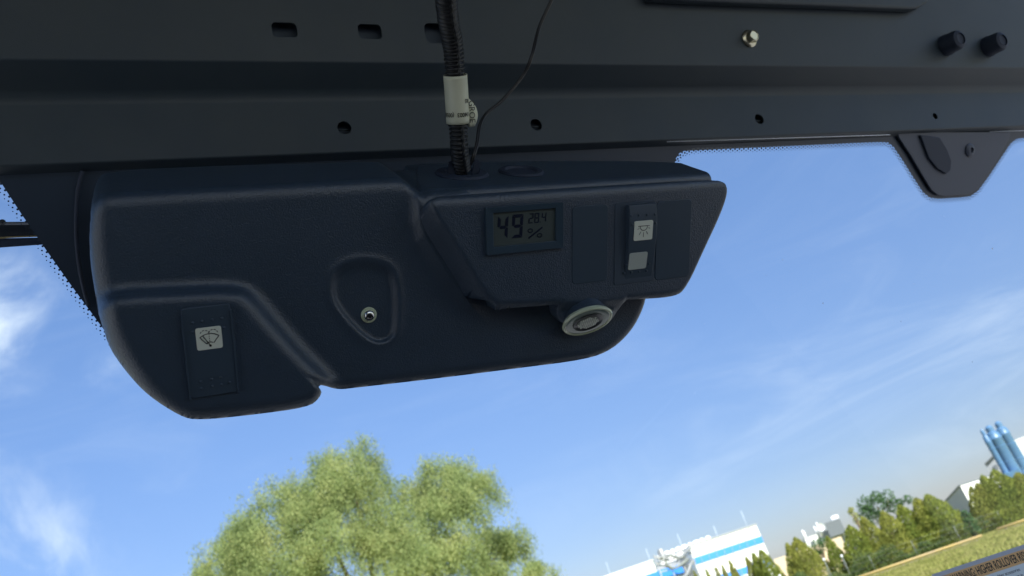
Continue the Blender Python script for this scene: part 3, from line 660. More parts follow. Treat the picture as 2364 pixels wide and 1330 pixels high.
# --- screw in the oval recess
pc_ = face(851, 727, -.0028)
scr = lathe('screw', [(.0056, 0), (.0056, .0008), (.0052, .0012), (.0036, .0013)], W(pc_), FNW, 'lamp_ring', con, 28); scr['label'] = 'small cross-head screw with clear washer in the oval recess'
lathe('screw_head', [(.0038, .0012), (.0037, .0024), (.0028, .0034), (.0016, .0037), (.0012, .0026)], W(pc_), FNW, 'screw_metal', scr, 24)
joinpolys('cross_slot', [fpl(pc_, stroke2(A(p), .0008), .0038) for p in (((-.0017, -.0004), (.0017, .0004)), ((-.0004, .0017), (.0004, -.0017)))], -FNW * .0006, 'dark', scr)

# --- courtesy lamp
cl = face(1356, 741, .0182); q = ray(1356, 741); q = q / np.linalg.norm(q); th = math.radians(61)
mdn = CR * .34 - CU * .94; lax = -q * math.cos(th) + mdn * math.sin(th); lax /= np.linalg.norm(lax); lc_ = W(cl)
lm = lathe('courtesy_lamp', [(.0150, -.006), (.0196, -.0012), (.0202, .0002), (.0195, .0014), (.0186, .0016), (.0178, .0008)], lc_, lax, 'lamp_ring', con, 40); lm['label'] = 'round clear courtesy lamp on the console underside'
lathe('bowl', [(.0179, .0007), (.0160, .0011), (.0135, .0008), (.0118, .0010)], lc_, lax, 'lamp_bowl', lm, 40)
lathe('reflector', [(.0122, .0012), (.0116, .0021), (.0096, .0014), (.0090, .0006)], lc_, lax, 'lamp_dark', lm, 32)
lathe('lens', [(.0088, .0004), (.0085, .0014), (.0050, .0020), (.001, .0021)], lc_, lax, 'lamp_lens', lm, 28)
aa = np.cross(lax, A([0, 0, 1.])); aa /= np.linalg.norm(aa); bb = np.cross(lax, aa); pv = []
for i in range(-4, 5):
    for j in range(-4, 5):
        x, y = i * .0018 + (.0009 if j % 2 else 0), j * .0017
        if x * x + y * y < .0080 ** 2:
            c3 = lc_ + aa * x + bb * y + lax * .0019; pv.append([c3 + aa * .0008, c3 + bb * .0008, c3 - aa * .0008, c3 - bb * .0008])
joinpolys('lens_facets', pv, lax * .0003, 'lamp_facet', lm)
# pod collar joining the lamp to the housing
lathe('lamp_collar', [(.0120, -.022), (.0150, -.010), (.0178, -.004), (.0190, -.0010)], lc_, lax, 'plastic', con, 40)

# --- grommets on the console's upper slope
TN = A([0, -math.sin(TI), math.cos(TI)]); TNW = cw(TN)
g1 = top_plane_pt(1066, 404); g2 = top_plane_pt(1203, 399)
gr1 = lathe('cable_grommet', [(.020, -.001), (.0205, .001), (.019, .0026), (.0135, .003), (.0125, .0010), (.0125, -.002)], W(g1), TNW, 'rubber', con, 36); gr1['label'] = 'rubber grommet with clips where the hose enters'
for dx, dy, hh_ in ((-.0105, .004, .012), (.0105, .003, .012), (-.001, -.008, .010)):
    b_ = W(g1 + A([dx, 0, 0])) + np.cross(TNW, L) * dy * -1
    prism('clip_tooth', [b_ - L * .0035, b_ + L * .0035, b_ + L * .0016 + TNW * hh_, b_ - L * .0016 + TNW * hh_], F * .0015, 'rubber', gr1)
gr2 = lathe('blank_grommet', [(.0175, -.001), (.018, .0012), (.0165, .0026), (.0128, .0026), (.0115, .0010), (.002, .0010)], W(g2), TNW, 'rubber', con, 36); gr2['label'] = 'closed round rubber grommet beside the hose'

# ------------------------------------------------------------------ corrugated hose, label sleeve and thin cable
hp = [at_w(1012, -140, .30), at_w(1026, -40, .335), at_w(1034, 40, .362), at_w(1046, 110, .385), at_w(1052, 190, .405), at_w(1057, 270, .422), at_w(1060, 340, .440), g1 + TN * .004]
hs = spline(Wn(hp), 60); seg = np.concatenate([[0], np.cumsum(np.linalg.norm(np.diff(hs, axis=0), axis=1))])
rr = .0066 + .00075 * np.clip(np.sin(seg / .0031 * 2 * math.pi) * 2.2, -1, 1); rr = rr + rng.normal(size=len(rr)) * .00006 + .0002 * np.sin(seg * 310) * np.sin(seg * 97); rr = np.where(seg > seg[-1] * .80, rr * .93, rr)
ho = empty('corrugated_hose', hs[len(hs) // 2], 'black corrugated cable conduit coming down in front of the roof beam', 'conduit')
tube('conduit', hs, rr, 'hose', ho, 22)
tsd = np.gradient(hs, axis=0); tsd /= np.linalg.norm(tsd, axis=1)[:, None]
q = (EYE - hs); q -= tsd * (q * tsd).sum(1)[:, None]; q /= np.linalg.norm(q, axis=1)[:, None]; sd = np.cross(tsd, q)
if (sd[0] @ CR) < 0: sd = -sd
spn = hs + q * .0062 + sd * .0030
tube('split_seam', spn[::3], .0010 + .0004 * np.sin(np.arange(len(spn[::3])) * 1.3), 'hose', ho, 6)
# sleeve: between y=165 and 290 of the photograph
def proj(p): 
    d_ = p - EYE; z_ = d_ @ _fw; return A([1182 + FPX * (d_ @ CR) / z_, 665 - FPX * (d_ @ CU) / z_])
ys = A([proj(p)[1] for p in hs]); i0 = int(np.argmin(abs(ys - 172))); i1 = int(np.argmin(abs(ys - 284)))
seg_s = hs[i0:i1 + 1:6]; 
slv = empty('label_sleeve', hs[(i0 + i1) // 2], 'cream printed label wrapped round the black conduit', 'label')
tube('wrap', seg_s, .0086, 'sleeve', slv, 32, False); so_ = slv.children[0].modifiers.new('thick', 'SOLIDIFY'); so_.thickness = .0004
# loose flag of the label on the right
ia, ib = int(np.argmin(abs(ys - 228))), int(np.argmin(abs(ys - 292)))
fl = []; base_i = np.linspace(ia, ib, 9).astype(int); ext = [.0005, .0030, .0050, .0062, .0068, .0070, .0066, .0058, .0046]
v, f = [], []
for k_, (i_, e_) in enumerate(zip(base_i, ext)):
    for j in range(5): t_ = j / 4; v.append(hs[i_] + sd[i_] * (.0074 + e_ * t_) + q[i_] * (.0022 - .004 * t_ * t_))
f = [[k_ * 5 + j, k_ * 5 + j + 1, (k_ + 1) * 5 + j + 1, (k_ + 1) * 5 + j] for k_ in range(8) for j in range(4)]
fo = mesh('loose_flag', v, f, 'sleeve', slv, True); fo.modifiers.new('thick', 'SOLIDIFY').thickness = .0003
def curved_text(s, ypx, size, ang0, m='sleeve_ink', name='print', xs=.9):
    """text printed round the sleeve, upside down as in the photo"""
    i_ = int(np.argmin(abs(ys - ypx))); o_ = hs[i_]; T_, Q_, S__ = tsd[i_], q[i_], sd[i_]
    up = T_ if (T_ @ CU) < 0 else -T_
    t = text_obj(name, s, A([0., 0, 0]), A([1., 0, 0]), A([0, 1., 0]), size, m, None, 0, .00006, 'LEFT', xs)
    base = org(t); vv = []
    for q_ in t.data.vertices:
        x, y = (A(q_.co) + base)[:2]; a = ang0 - x / .0088; vv.append(o_ + (Q_ * math.cos(a) + S__ * math.sin(a)) * .00885 + up * y - org(slv))
    for q_, w_ in zip(t.data.vertices, vv): q_.co = Vector(w_)
    t.parent = slv; t.location = (0, 0, 0); return t
curved_text('1M003  (00500', 263, .0042, 1.15)
curved_text('385', 233, .0040, 1.30)
i_ = int(np.argmin(abs(ys - 258))); cfl = hs[i_] + sd[i_] * .0102 + q[i_] * .0022
text_obj('print', 'GROE', cfl, -tsd[i_] if (tsd[i_] @ CU) > 0 else tsd[i_], sd[i_], .0060, 'sleeve_ink', slv, .0001)
# thin cable
cp = [at_w(1300, -60, .395), at_w(1272, 0, .405), at_w(1243, 65, .415), at_w(1226, 130, .42), at_w(1205, 175, .43), at_w(1160, 230, .44), at_w(1122, 262, .445), at_w(1106, 290, .445), at_w(1100, 330, .447), at_w(1090, 365, .450), g1 + A([.004, 0, 0]) + TN * .003]
cs = spline(Wn(cp), 10)
cb = empty('thin_cable', cs[len(cs) // 2], 'thin black twin cable curving down beside the conduit', 'cable')
tube('wire', cs, .00095, 'cable', cb, 8); tube('wire', cs + L * .0013 + F * -.0004, .00085, 'cable', cb, 8)

# ------------------------------------------------------------------ warning label plate at lower right
la = at_w(2150, 1327, .72); 
lc0 = EYE + ray(2150, 1327) / FPX * .70; lr0 = EYE + ray(2364, 1257) / FPX * .70
lx_ = (lr0 - lc0); lx_ /= np.linalg.norm(lx_); lz_ = A([-_fw[0], -_fw[1], .12]) + .1 * CR; lz_ = lz_ - lx_ * (lz_ @ lx_); lz_ /= np.linalg.norm(lz_); ly_ = np.cross(lz_, lx_)
lp_ = empty('warning_label', lc0, 'rectangular warning sticker with orange HIGHER ROLLOVER RISK heading at lower right', 'warning label')
def lq(pts, h=0): return A([lc0 + lx_ * x + ly_ * y + lz_ * h for x, y in pts])
def sheet4(name, x0, y0, x1, y1, m): return mesh(name, lq(((x0, y0), (x1, y0), (x1, y1), (x0, y1))), [[0, 1, 2, 3]], m, lp_)
for q9 in ((0, 0, .125, -.0034), (0, -.0034, .0021, -.06), (.1231, -.0034, .125, -.06), (.0021, -.0585, .1231, -.06)): sheet4('border', *q9, 'label_grey')
sheet4('heading_strip', .0021, -.0034, .1231, -.0136, 'label_orange'); sheet4('text_panel', .0021, -.0136, .0792, -.0585, 'label_white'); sheet4('picture_panel', .0798, -.0136, .1231, -.0585, 'label_white'); sheet4('divider', .0792, -.0136, .0798, -.0585, 'ink')
text_obj('heading', 'WARNING: HIGHER ROLLOVER RISK', lc0 + lx_ * .0140 - ly_ * .0087 + lz_ * .0003, lx_, ly_, .0098, 'ink', lp_, .00005, .00010, 'LEFT', .43, .0)
tri = [A([(.0045, -.0128), (.0125, -.0128), (.0085, -.0046)])]
joinpolys('alert_triangle', [lq(p_, .0003) for p_ in tri], lz_ * .0001, 'ink', lp_)
for i, s_ in enumerate(('your vehicle.  Use of rubber accessories', 'vehicle may handle differently, change in', 'handling. Drive with care.')):
    text_obj('small_print', s_, lc0 + lx_ * (.0225 - .000 * i) - ly_ * (.0172 + .0046 * i) + lz_ * .0003, lx_, ly_, .0037, 'ink', lp_, .00003, 0, 'LEFT', .80)
P_ = [stroke2(A([(.1045, -.0175), (.0850, -.0420)]), .0022), stroke2(arc(.0990, -.0400, .0110, 60, 150, 12), .0024)]
joinpolys('crossed_mark', [lq(p_, .0003) for p_ in P_], lz_ * .0001, 'ink', lp_)
joinpolys('figure_outline', [lq(stroke2(arc(.0965, -.0190, .0030, 0, 350, 14), .0004), .0006), lq(stroke2(A([(.0965, -.022), (.0930, -.030), (.092, -.042)]), .0004), .0006), lq(stroke2(A([(.0985, -.0215), (.1020, -.030), (.1015, -.042)]), .0004), .0006)], lz_ * .0001, 'sleeve_ink', lp_)

# ================================================================== outside
def at_z(x, y, z): q = ray(x, y); return EYE + q * (z - EYE[2]) / q[2]
def at_d(x, y, d): q = ray(x, y); return EYE + q * d / math.hypot(q[0], q[1])
def wallbox(name, p, q, z0, z1, depth, m, parent, out=0.0, bev=0):
    """box whose front face runs p->q (xy), going back by depth"""
    p, q = A([*p[:2], 0.]), A([*q[:2], 0.]); t_ = (q - p) / np.linalg.norm(q - p); n = A([-t_[1], t_[0], 0]); 
    if n @ (p - EYE * A([1, 1, 0])) < 0: n = -n
    p, q = p - n * out, q - n * out; e_ = [p, q, q + n * depth, p + n * depth]
    return prism(name, [a + Z * z0 for a in e_], Z * (z1 - z0), m, parent)
# white factory with blue bands
FZ = 11.2
fa, fb = at_z(1745, 1211, FZ), at_z(1588, 1262, FZ)
fdir = (fb - fa) * A([1, 1, 0]); fdir /= np.linalg.norm(fdir)
fac_ = empty('factory', (fa[0], fa[1], 0), 'long white factory with bright blue bands behind the cedars', 'factory')
fl0, fl1 = fa, fb
wallbox('main_wall', fa, fb, 0, FZ, 25, 'white_wall', fac_)
zz = lambda x, y: (lambda r: EYE[2] + r[2] * np.hypot(*(fa - EYE)[:2]) / math.hypot(r[0], r[1]))(ray(x, y))
b0, b1 = zz(1760, 1253), zz(1755, 1238)
wallbox('blue_band', fa, fb, b0, b1, .1, 'blue_band', fac_, .12)
wallbox('blue_band', fa, fb, b0 - 4.1, b1 - 4.1, .1, 'blue_band', fac_, .12)
gapL = at_z(1508, 1291, FZ - .6); gl2 = at_z(1150, 1415, FZ - .6)
wallbox('left_wing', gapL, gl2, 0, FZ - .6, 25, 'white_wall', fac_)
wallbox('blue_band', gapL, gl2, b0 - .5, b1 - .5, .1, 'blue_band', fac_, .12)
wallbox('link_bay', fb, gapL, 0, FZ - 1.8, 3, 'grey_wall', fac_, -3)
wallbox('blue_band', fb, gapL, b0 - .6, b1 - .2, .1, 'blue_band', fac_, -2.8)
for k_ in range(1, 9):
    p_ = (fa * (1 - k_ / 9) + fb * (k_ / 9)) * A([1, 1, 0]); d9 = fdir * .06
    wallbox('cladding_joint', p_, p_ + d9, 0, FZ - .05, .05, 'grey_wall', fac_, .16)
wallbox('parapet', fa - fdir * .1, fb + fdir * .1, FZ - .02, FZ + .18, .5, 'grey_wall', fac_, .15)
# rounded roof vents
for k in range(9):
    t_ = k / 8; x = 1540 + 112 * t_; y = 1281 - 41 * t_ ; p = at_z(x, y, FZ - .1) ; n_b = A([-fdir[1], fdir[0], 0]); n_b = n_b if n_b @ (fa - EYE) > 0 else -n_b
    p = p + n_b * 4; rr_ = .75 + .25 * math.sin(k * 2.3)
    lathe('roof_vent', [(rr_, -1.2), (rr_, .15), (rr_ * .86, .55), (rr_ * .5, .82), (.05, .9)], p, Z, 'white_wall', fac_, 14)
# thin pale upright rods along the roof
for (x, y), (x2, y2) in (((1710, 1179), (1736, 1240)), ((1647, 1214), (1668, 1262)), ((1563, 1232), (1590, 1292)), ((1491, 1267), (1515, 1322)), ((1399, 1298), (1425, 1356))):
    dd_ = np.hypot(*(at_z(x2, y2, FZ - 1.5) - EYE)[:2]) + 2; t1 = at_d(x, y, dd_); tube('roof_rod', [A([t1[0], t1[1], FZ - 1.0]), t1], .045, 'rod', fac_, 6)
# pipe bridge structure in the gap
pb = empty('pipe_rack', (*gapL[:2], 0), 'grey steel pipe rack with ducts between the two white factory halves', 'pipe rack')
g_a, g_b = fb + (0, 0, 0), gapL; nb = n_b
def gp_(t_, z, o_=.8): return (g_a * (1 - t_) + g_b * t_) * A([1, 1, 0]) - nb * o_ + Z * z
for t_ in (.02, .33, .66, .98): tube('post', [gp_(t_, 0), gp_(t_, FZ - .2)], .10, 'steel', pb, 8)
for z_ in (FZ - .5, FZ - 1.4, FZ - 3.0, FZ - 5): tube('beam', [gp_(0, z_), gp_(1, z_)], .09, 'steel', pb, 8)
for t0_, t1_, z0_, z1_ in ((0, .33, -3, -1.4), (.33, .66, -1.4, -3), (.66, 1, -3, -1.4), (0, .33, -1.4, -.1), (.66, 1, -1.4, -.1)): tube('brace', [gp_(t0_, FZ + z0_), gp_(t1_, FZ + z1_)], .09, 'steel', pb, 6)
tube('duct', spline([gp_(.0, FZ - .5, 1.5), gp_(.2, FZ - .9, 1.5), gp_(.4, FZ - 1.6, 1.5), gp_(.6, FZ - .9, 1.5), gp_(.95, FZ - .8, 1.5)], 6), .20, 'steel', pb, 10)
tube('duct', spline([gp_(.05, FZ - 2.6, 1.6), gp_(.2, FZ - 3.2, 1.6), gp_(.4, FZ - 4.6, 1.6), gp_(.8, FZ - 5.4, 1.6)], 6), .24, 'steel', pb, 10)
tube('duct', spline([gp_(.75, FZ - 1.0, 1.4), gp_(.78, FZ - 2.2, 1.4), gp_(.6, FZ - 3.0, 1.4), gp_(.2, FZ - 2.2, 1.4)], 6), .20, 'fence_grey', pb, 10)
lathe('vent_tank', [(.6, 0), (.6, 1.4), (.4, 1.8), (.1, 1.9)], gp_(.8, FZ - 1.2, 1.2), Z, 'steel', pb, 14)

# grey building with antennas
def bld_px(name, label, cat, x0, y0, x1, y1, d, m, roof=None, depth=8, cname='wall'):
    p, q_ = at_d(x0, y0, d), at_d(x1, y1, d); e = empty(name, (p[0], p[1], 0), label, cat); zt = (p[2] + q_[2]) / 2
    wallbox(cname, p, q_, 0, zt, depth, m, e)
    if roof: wallbox('roof', p, q_, zt, zt + roof, depth + .4, 'dark_roof', e, .3)
    return e, p, q_, zt
ge, p, q_, zt = bld_px('grey_block', 'distant grey and white block with rooftop antennas left of the tall cedars', 'building', 1853, 1243, 1938, 1214, 230, 'grey_wall', None, 14)
wallbox('upper_storey', at_d(1906, 1215, 228), at_d(1941, 1203, 228), zt - 2.0, zt + 1.6, 8, 'dark_roof', ge, .4)
wallbox('white_front', at_d(1856, 1240, 228), at_d(1884, 1231, 228), zt - 4.6, zt - .2, .3, 'white_wall', ge, .4)
wallbox('window', at_d(1864, 1240, 227), at_d(1874, 1237, 227), zt - 2.4, zt - 1.4, .3, 'dark_roof', ge, .9)
an = empty('antenna_array', tuple(at_d(1925, 1205, 229)), 'cluster of slim white aerial panels on the distant grey roof', 'antenna')
for x, y in ((1919, 1193), (1923, 1191), (1927, 1190), (1931, 1189)):
    t1 = at_d(x, y, 229); tube('panel', [A([t1[0], t1[1], zt + 1.2]), t1 + Z * .0], .26, 'white_thin', an, 6)
a2 = empty('satellite_dishes', tuple(at_d(1890, 1215, 229)), 'white dish and small masts on the distant grey roof', 'antenna')
for x, y in ((1851, 1224), (1855, 1226), (1884, 1206), (1879, 1215), (1888, 1212)):
    t1 = at_d(x, y, 229); tube('mast', [A([t1[0], t1[1], zt - 1.0]), t1], .16, 'white_thin', a2, 6)
t1 = at_d(1895, 1217, 228); lathe('dish', [(.2, 0), (.9, .25), (.95, .45), (.1, .1)], t1, EYE - t1, 'white_thin', a2, 16)
# beige building peeping between cedars
be_, *_r = bld_px('beige_building', 'low beige building glimpsed between the cedars', 'building', 1785, 1290, 1942, 1240, 75, 'beige', None, 8)
# gable house
c_ = at_d(2217, 1122, 86); lf_ = at_d(2182, 1160, 93); rt_ = at_d(2300, 1096, 90)
lf_ = A([lf_[0], lf_[1], lf_[2]]); hs_ = empty('lean_to_house', (c_[0], c_[1], 0), 'white house with its shaded end coloured grey and sloping dark roof among the cedars', 'house')
prism('end_wall', [A([*lf_[:2], 0]), A([*c_[:2], 0]), c_, lf_], (rt_ - c_) * A([1, 1, 0]) * .004, 'grey_wall', hs_)  # grey here is shade put into the wall colour
d_ = (rt_ - c_) * A([1, 1, 0]); d_ /= np.linalg.norm(d_); zc = c_[2]
prism('side_wall', [A([*c_[:2], 0]), A([*rt_[:2], 0]), A([*rt_[:2], zc]), A([*c_[:2], zc])], (lf_ - c_) * A([1, 1, 0]) * .01, 'white_wall', hs_)
prism('roof', [lf_ - d_ * .1 + Z * .02, c_ - d_ * .1 + Z * .02, c_ - d_ * .1 + Z * .13, lf_ - d_ * .1 + Z * .13], d_ * (np.linalg.norm((rt_ - c_)[:2]) + .8), 'dark_roof', hs_)
# silos
for i, (tx, ty, r_, d0) in enumerate(((2287, 996, .62, 92), (2308, 986, .56, 95), (2272, 1004, .28, 91))):  # third, slim cylinder stands for the shaded side of the silos
    t1 = at_d(tx, ty, d0); b_ = A([t1[0], t1[1], 2.4])
    lb = ('pale blue cylindrical silo in the middle of the trio', 'pale blue cylindrical silo nearest the white hall', 'slim blue cylinder standing for shade on the silos, leftmost of the trio')[i]
    e = empty('silo', (t1[0], t1[1], 0), lb, 'silo', 'blue silos behind the cedars'); Ht = t1[2]  # the third one is no silo, it stands for their shaded side
    lathe('tank', [(r_ * .35, 2.0), (r_, 3.6), (r_, Ht - .9), (r_ * 1.06, Ht - .85), (r_ * 1.06, Ht - .7), (r_, Ht - .65), (r_ * .9, Ht - .2), (r_ * .4, Ht)], A([t1[0], t1[1], 0]), Z, 'silo_blue', e, 24)
    lathe('cap', [(r_ * .55, Ht - .2), (r_ * .6, Ht + .35), (r_ * .3, Ht + .55), (.05, Ht + .6)], A([t1[0], t1[1], 0]), Z, 'silo_blue', e, 18)
    for a_i in range(4):
        a_ = math.pi / 4 + a_i * math.pi / 2; o_ = A([math.cos(a_), math.sin(a_), 0]) * r_ * .9; tube('leg', [A([t1[0], t1[1], 0]) + o_, A([t1[0], t1[1], 3.8]) + o_], .07, 'silo_blue', e, 6)
    for z_ in np.arange(4.6, Ht - 1, 1.5): lathe('hoop', [(r_ + .0, z_), (r_ + .025, z_ + .02), (r_ + .03, z_ + .08), (r_, z_ + .1)], A([t1[0], t1[1], 0]), Z, 'silo_blue', e, 24)
bld_px('blue_tank_house', 'low blue box building at the foot of the silos', 'building', 2315, 1094, 2352, 1082, 90, 'silo_blue', .0, 3)
wh, *_r = bld_px('white_hall', 'tall white hall at the right edge behind the silos', 'building', 2329, 1013, 2520, 958, 104, 'white_wall', .0, 20)
sh = at_d(2275, 1073, 100); sa = at_d(2300, 1046, 100); sb = at_d(2345, 1052, 100); e = empty('grey_shed', (sh[0], sh[1], 0), 'grey gabled shed directly behind the silos', 'shed')
sdv = (sa - EYE) * A([1, 1, 0]); sdv /= np.linalg.norm(sdv)
prism('wall', [A([*sh[:2], 0]), A([*sb[:2], 0]), sb, sa, sh], sdv * 6, 'grey_wall', e)
prism('roof', [sh + Z * .02 + A([-.2, -.3, 0]), sa + Z * .02 + A([0, -.3, 0]), sb + Z * .02 + A([0, -.3, 0]), sb + Z * .14 + A([0, -.3, 0]), sa + Z * .14 + A([0, -.3, 0]), sh + Z * .14 + A([-.2, -.3, 0])], sdv * 6, 'dark_roof', e)
prism('window', [at_d(2293, 1076, 99.7), at_d(2300, 1072, 99.7), at_d(2306, 1083, 99.7), at_d(2299, 1087, 99.7)], A([0, .2, 0]), 'dark_roof', e)

# ---------------- leaf clouds
def leaf_mesh(name, C, N, size, m, parent=None, aspect=.45, down=0.0, origin=None, T=None):
    """C centres, N rough normals; one quad (4 verts) per leaf"""
    n = len(C); rnd = rng.normal(size=(n, 3)); T_ = rnd / np.linalg.norm(rnd, axis=1)[:, None] if T is None else T + rnd * .25
    T_ = T_ + A([0, 0, -down]); T_ /= np.linalg.norm(T_, axis=1)[:, None]
    B = np.cross(T_, N + rng.normal(size=(n, 3)) * .6); B /= np.linalg.norm(B, axis=1)[:, None] + 1e-9
    s = (size * rng.uniform(.6, 1.3, n))[:, None]; V = np.stack([C - T_ * s * .5, C + B * s * aspect * .5, C + T_ * s * .5, C - B * s * aspect * .5], 1).reshape(-1, 3)
    base = org(parent) if parent else A(origin)
    me = bpy.data.meshes.new(name); me.vertices.add(4 * n); me.vertices.foreach_set('co', (V - base).ravel()); me.loops.add(4 * n); me.loops.foreach_set('vertex_index', np.arange(4 * n)); me.polygons.add(n); me.polygons.foreach_set('loop_start', np.arange(n) * 4); me.polygons.foreach_set('loop_total', np.full(n, 4)); me.update(); me.validate()
    me.materials.append(MATS[m]); o = bpy.data.objects.new(name, me); col.objects.link(o)
    if parent: o.parent = parent
    else: o.location = Vector(base)
    return o

# willow
WD_ = 46.0
wc = at_d(880, 1330, WD_); will = empty('willow_tree', (wc[0] - .5, wc[1], 0), 'big pale green willow tree standing in the open below the console', 'tree')
mpp = np.linalg.norm(at_d(880, 1300, WD_) - at_d(980, 1300, WD_)) / 100
lobes = [(812, 1085, 72, 0), (770, 1150, 95, -2), (850, 1150, 85, 1), (650, 1215, 100, -2), (700, 1180, 70, 1), (560, 1290, 90, 0), (520, 1340, 80, 2), (740, 1290, 110, -3), (890, 1235, 85, -1), (960, 1180, 70, 1), (1010, 1130, 68, -1), (1065, 1130, 70, 1), (1095, 1150, 55, -1), (1040, 1210, 90, -2), (1000, 1300, 100, -3), (880, 1350, 120, -2), (690, 1370, 120, -2), (1110, 1275, 60, 2), (1160, 1265, 40, 1), (1190, 1240, 30, 0), (1180, 1290, 40, 1), (1220, 1325, 32, -1), (1255, 1325, 24, 0), (1100, 1350, 70, -1), (480, 1400, 80, 0)]
Cs, Ns, Ts = [], [], []
wob = rng.normal(size=(len(lobes), 3))
for li, (x, y, r_, dy) in enumerate(lobes):
    c3 = at_d(x, y, WD_ + dy * 1.1); R_ = r_ * mpp; nst = int(13 * (r_ / 10) ** 2 * .34) + 14
    subs = []
    for _ in range(int(9 + r_ / 9)):
        q9 = rng.normal(size=3); q9[2] = abs(q9[2]) * .9 - .15; q9 /= np.linalg.norm(q9); subs.append(c3 + q9 * R_ * rng.uniform(.62, .95))
    for s_ in range(nst):
        d3 = rng.normal(size=3); d3[2] = d3[2] * .9 + .25; d3 /= np.linalg.norm(d3); rr_ = R_ * rng.uniform(.15, 1.0) ** .6 * rng.choice([.9, 1, 1.06, 1.16, 1.32]); 
        sc_i = subs[rng.integers(0, len(subs))]; d4 = rng.normal(size=3); d4 /= np.linalg.norm(d4)
        p = sc_i + d4 * R_ * .34 * rng.uniform(.2, 1) ** .5 * rng.choice([.9, 1, 1.1, 1.4]); d3 = d3 * .5 + (p - c3) / R_; d3 /= np.linalg.norm(d3); k_ = rng.integers(30, 54); dirv = d3 * .8 + A([0, 0, .25]); ln = rng.uniform(.8, 1.9)
        tt_ = np.linspace(0, 1, k_)[:, None]; path = p + dirv * tt_ * ln * .35 + A([0, 0, -1.]) * tt_ ** 2 * ln * .85 + rng.normal(size=(k_, 3)) * .16
        Cs.append(path); Ns.append(np.repeat(d3[None], k_, 0)); Ts.append(np.gradient(path, axis=0) * 3 + A([0, 0, -.6]))
Cs, Ns, Ts = np.vstack(Cs), np.vstack(Ns), np.vstack(Ts); Ts /= np.linalg.norm(Ts, axis=1)[:, None]
print('willow leaves', len(Cs))
crown = leaf_mesh('crown', Cs, Ns, .125, 'willow_leaf', will, .42, 0, None, Ts); crown['kind'] = 'stuff'
ob_ = org(will)
tube('trunk', spline([ob_, ob_ + A([.1, 0, 1.4]), ob_ + A([0, 0, 2.6])], 6), np.linspace(.55, .42, 13), 'bark', will, 14)
for k_, (x, y, dy) in enumerate(((812, 1100, 0), (650, 1220, -1), (560, 1300, 0), (1060, 1150, 0), (1000, 1290, -1), (1150, 1280, 1), (730, 1180, 1), (880, 1180, 1), (930, 1230, -1))):
    e_ = at_d(x, y, WD_ + dy); s0_ = ob_ + A([0, 0, 2.3]); md = s0_ * .55 + e_ * .45 + A([0, 0, .5]); pts = spline([s0_, md, e_], 8); tube('limb', pts, np.linspace(.26, .03, len(pts)), 'bark', will, 8)
# twigs that carry the foliage
# ground line helpers along the fence
ga, gb_ = at_z(1800, 1397, .0), at_z(2364, 1206, .0)
gdir = (gb_ - ga); glen = np.linalg.norm(gdir); gdir = gdir / glen; gn = A([-gdir[1], gdir[0], 0]); gn = gn if gn[1] > 0 else -gn
def fence_dist(x, y):
    q = ray(x, y)[:2]; q = q / np.linalg.norm(q); M = np.array([[q[0], -gdir[0]], [q[1], -gdir[1]]]); t_ = np.linalg.solve(M, (ga - EYE)[:2]); return t_[0]
# cedars
def conifer_proto(m, seed, Ht, R, n=5200):
    r_ = np.random.default_rng(seed); ph = r_.uniform(0, 6.28, 6)
    z = Ht * (1 - r_.uniform(0, 1, n) ** .62) ; z = np.clip(z, .05, None); t_ = z / Ht
    prof = R * np.clip((1 - t_) ** .82, 0, 1) * np.minimum(1, (t_ + .05) / .12) ; a = r_.uniform(0, 2 * math.pi, n)
    lump = 1 + .14 * np.sin(3 * a + ph[0] + 5 * t_) + .10 * np.sin(7 * a + ph[1] - 11 * t_) + .08 * np.sin(13 * t_ * 2 + ph[2])
    rad = prof * lump * r_.uniform(.72, 1.06, n) ** .5 + .02; C = np.stack([rad * np.cos(a), rad * np.sin(a), z + .0], 1)
    N = np.stack([np.cos(a), np.sin(a), np.full(n, .4)], 1); T = np.stack([np.cos(a) * .45, np.sin(a) * .45, np.full(n, 1.0)], 1)
    return C, N, T
protos = {}
def cedar(x, y, d, R, m, label, seed=0, group='golden green cedars along the far fence'):
    d0_ = d; d = fence_dist(x, y) + 1.6 + (d - 45) * .35; R = R * d / d0_ * (1.06 if x > 1950 else 1.0)
    t1 = at_d(x, y, d); Ht = t1[2]; e = empty('cedar_tree', (t1[0], t1[1], 0), label, 'tree', group)
    C, N, T = conifer_proto(m, seed, Ht, R, int(3200 * R * Ht / 3)); cr_ = leaf_mesh('crown', C + org(e), N, .17, m, e, .5, 0, None, T)
    tube('trunk', [org(e), org(e) + Z * Ht * .9], [.08, .02], 'bark', e, 6); return e
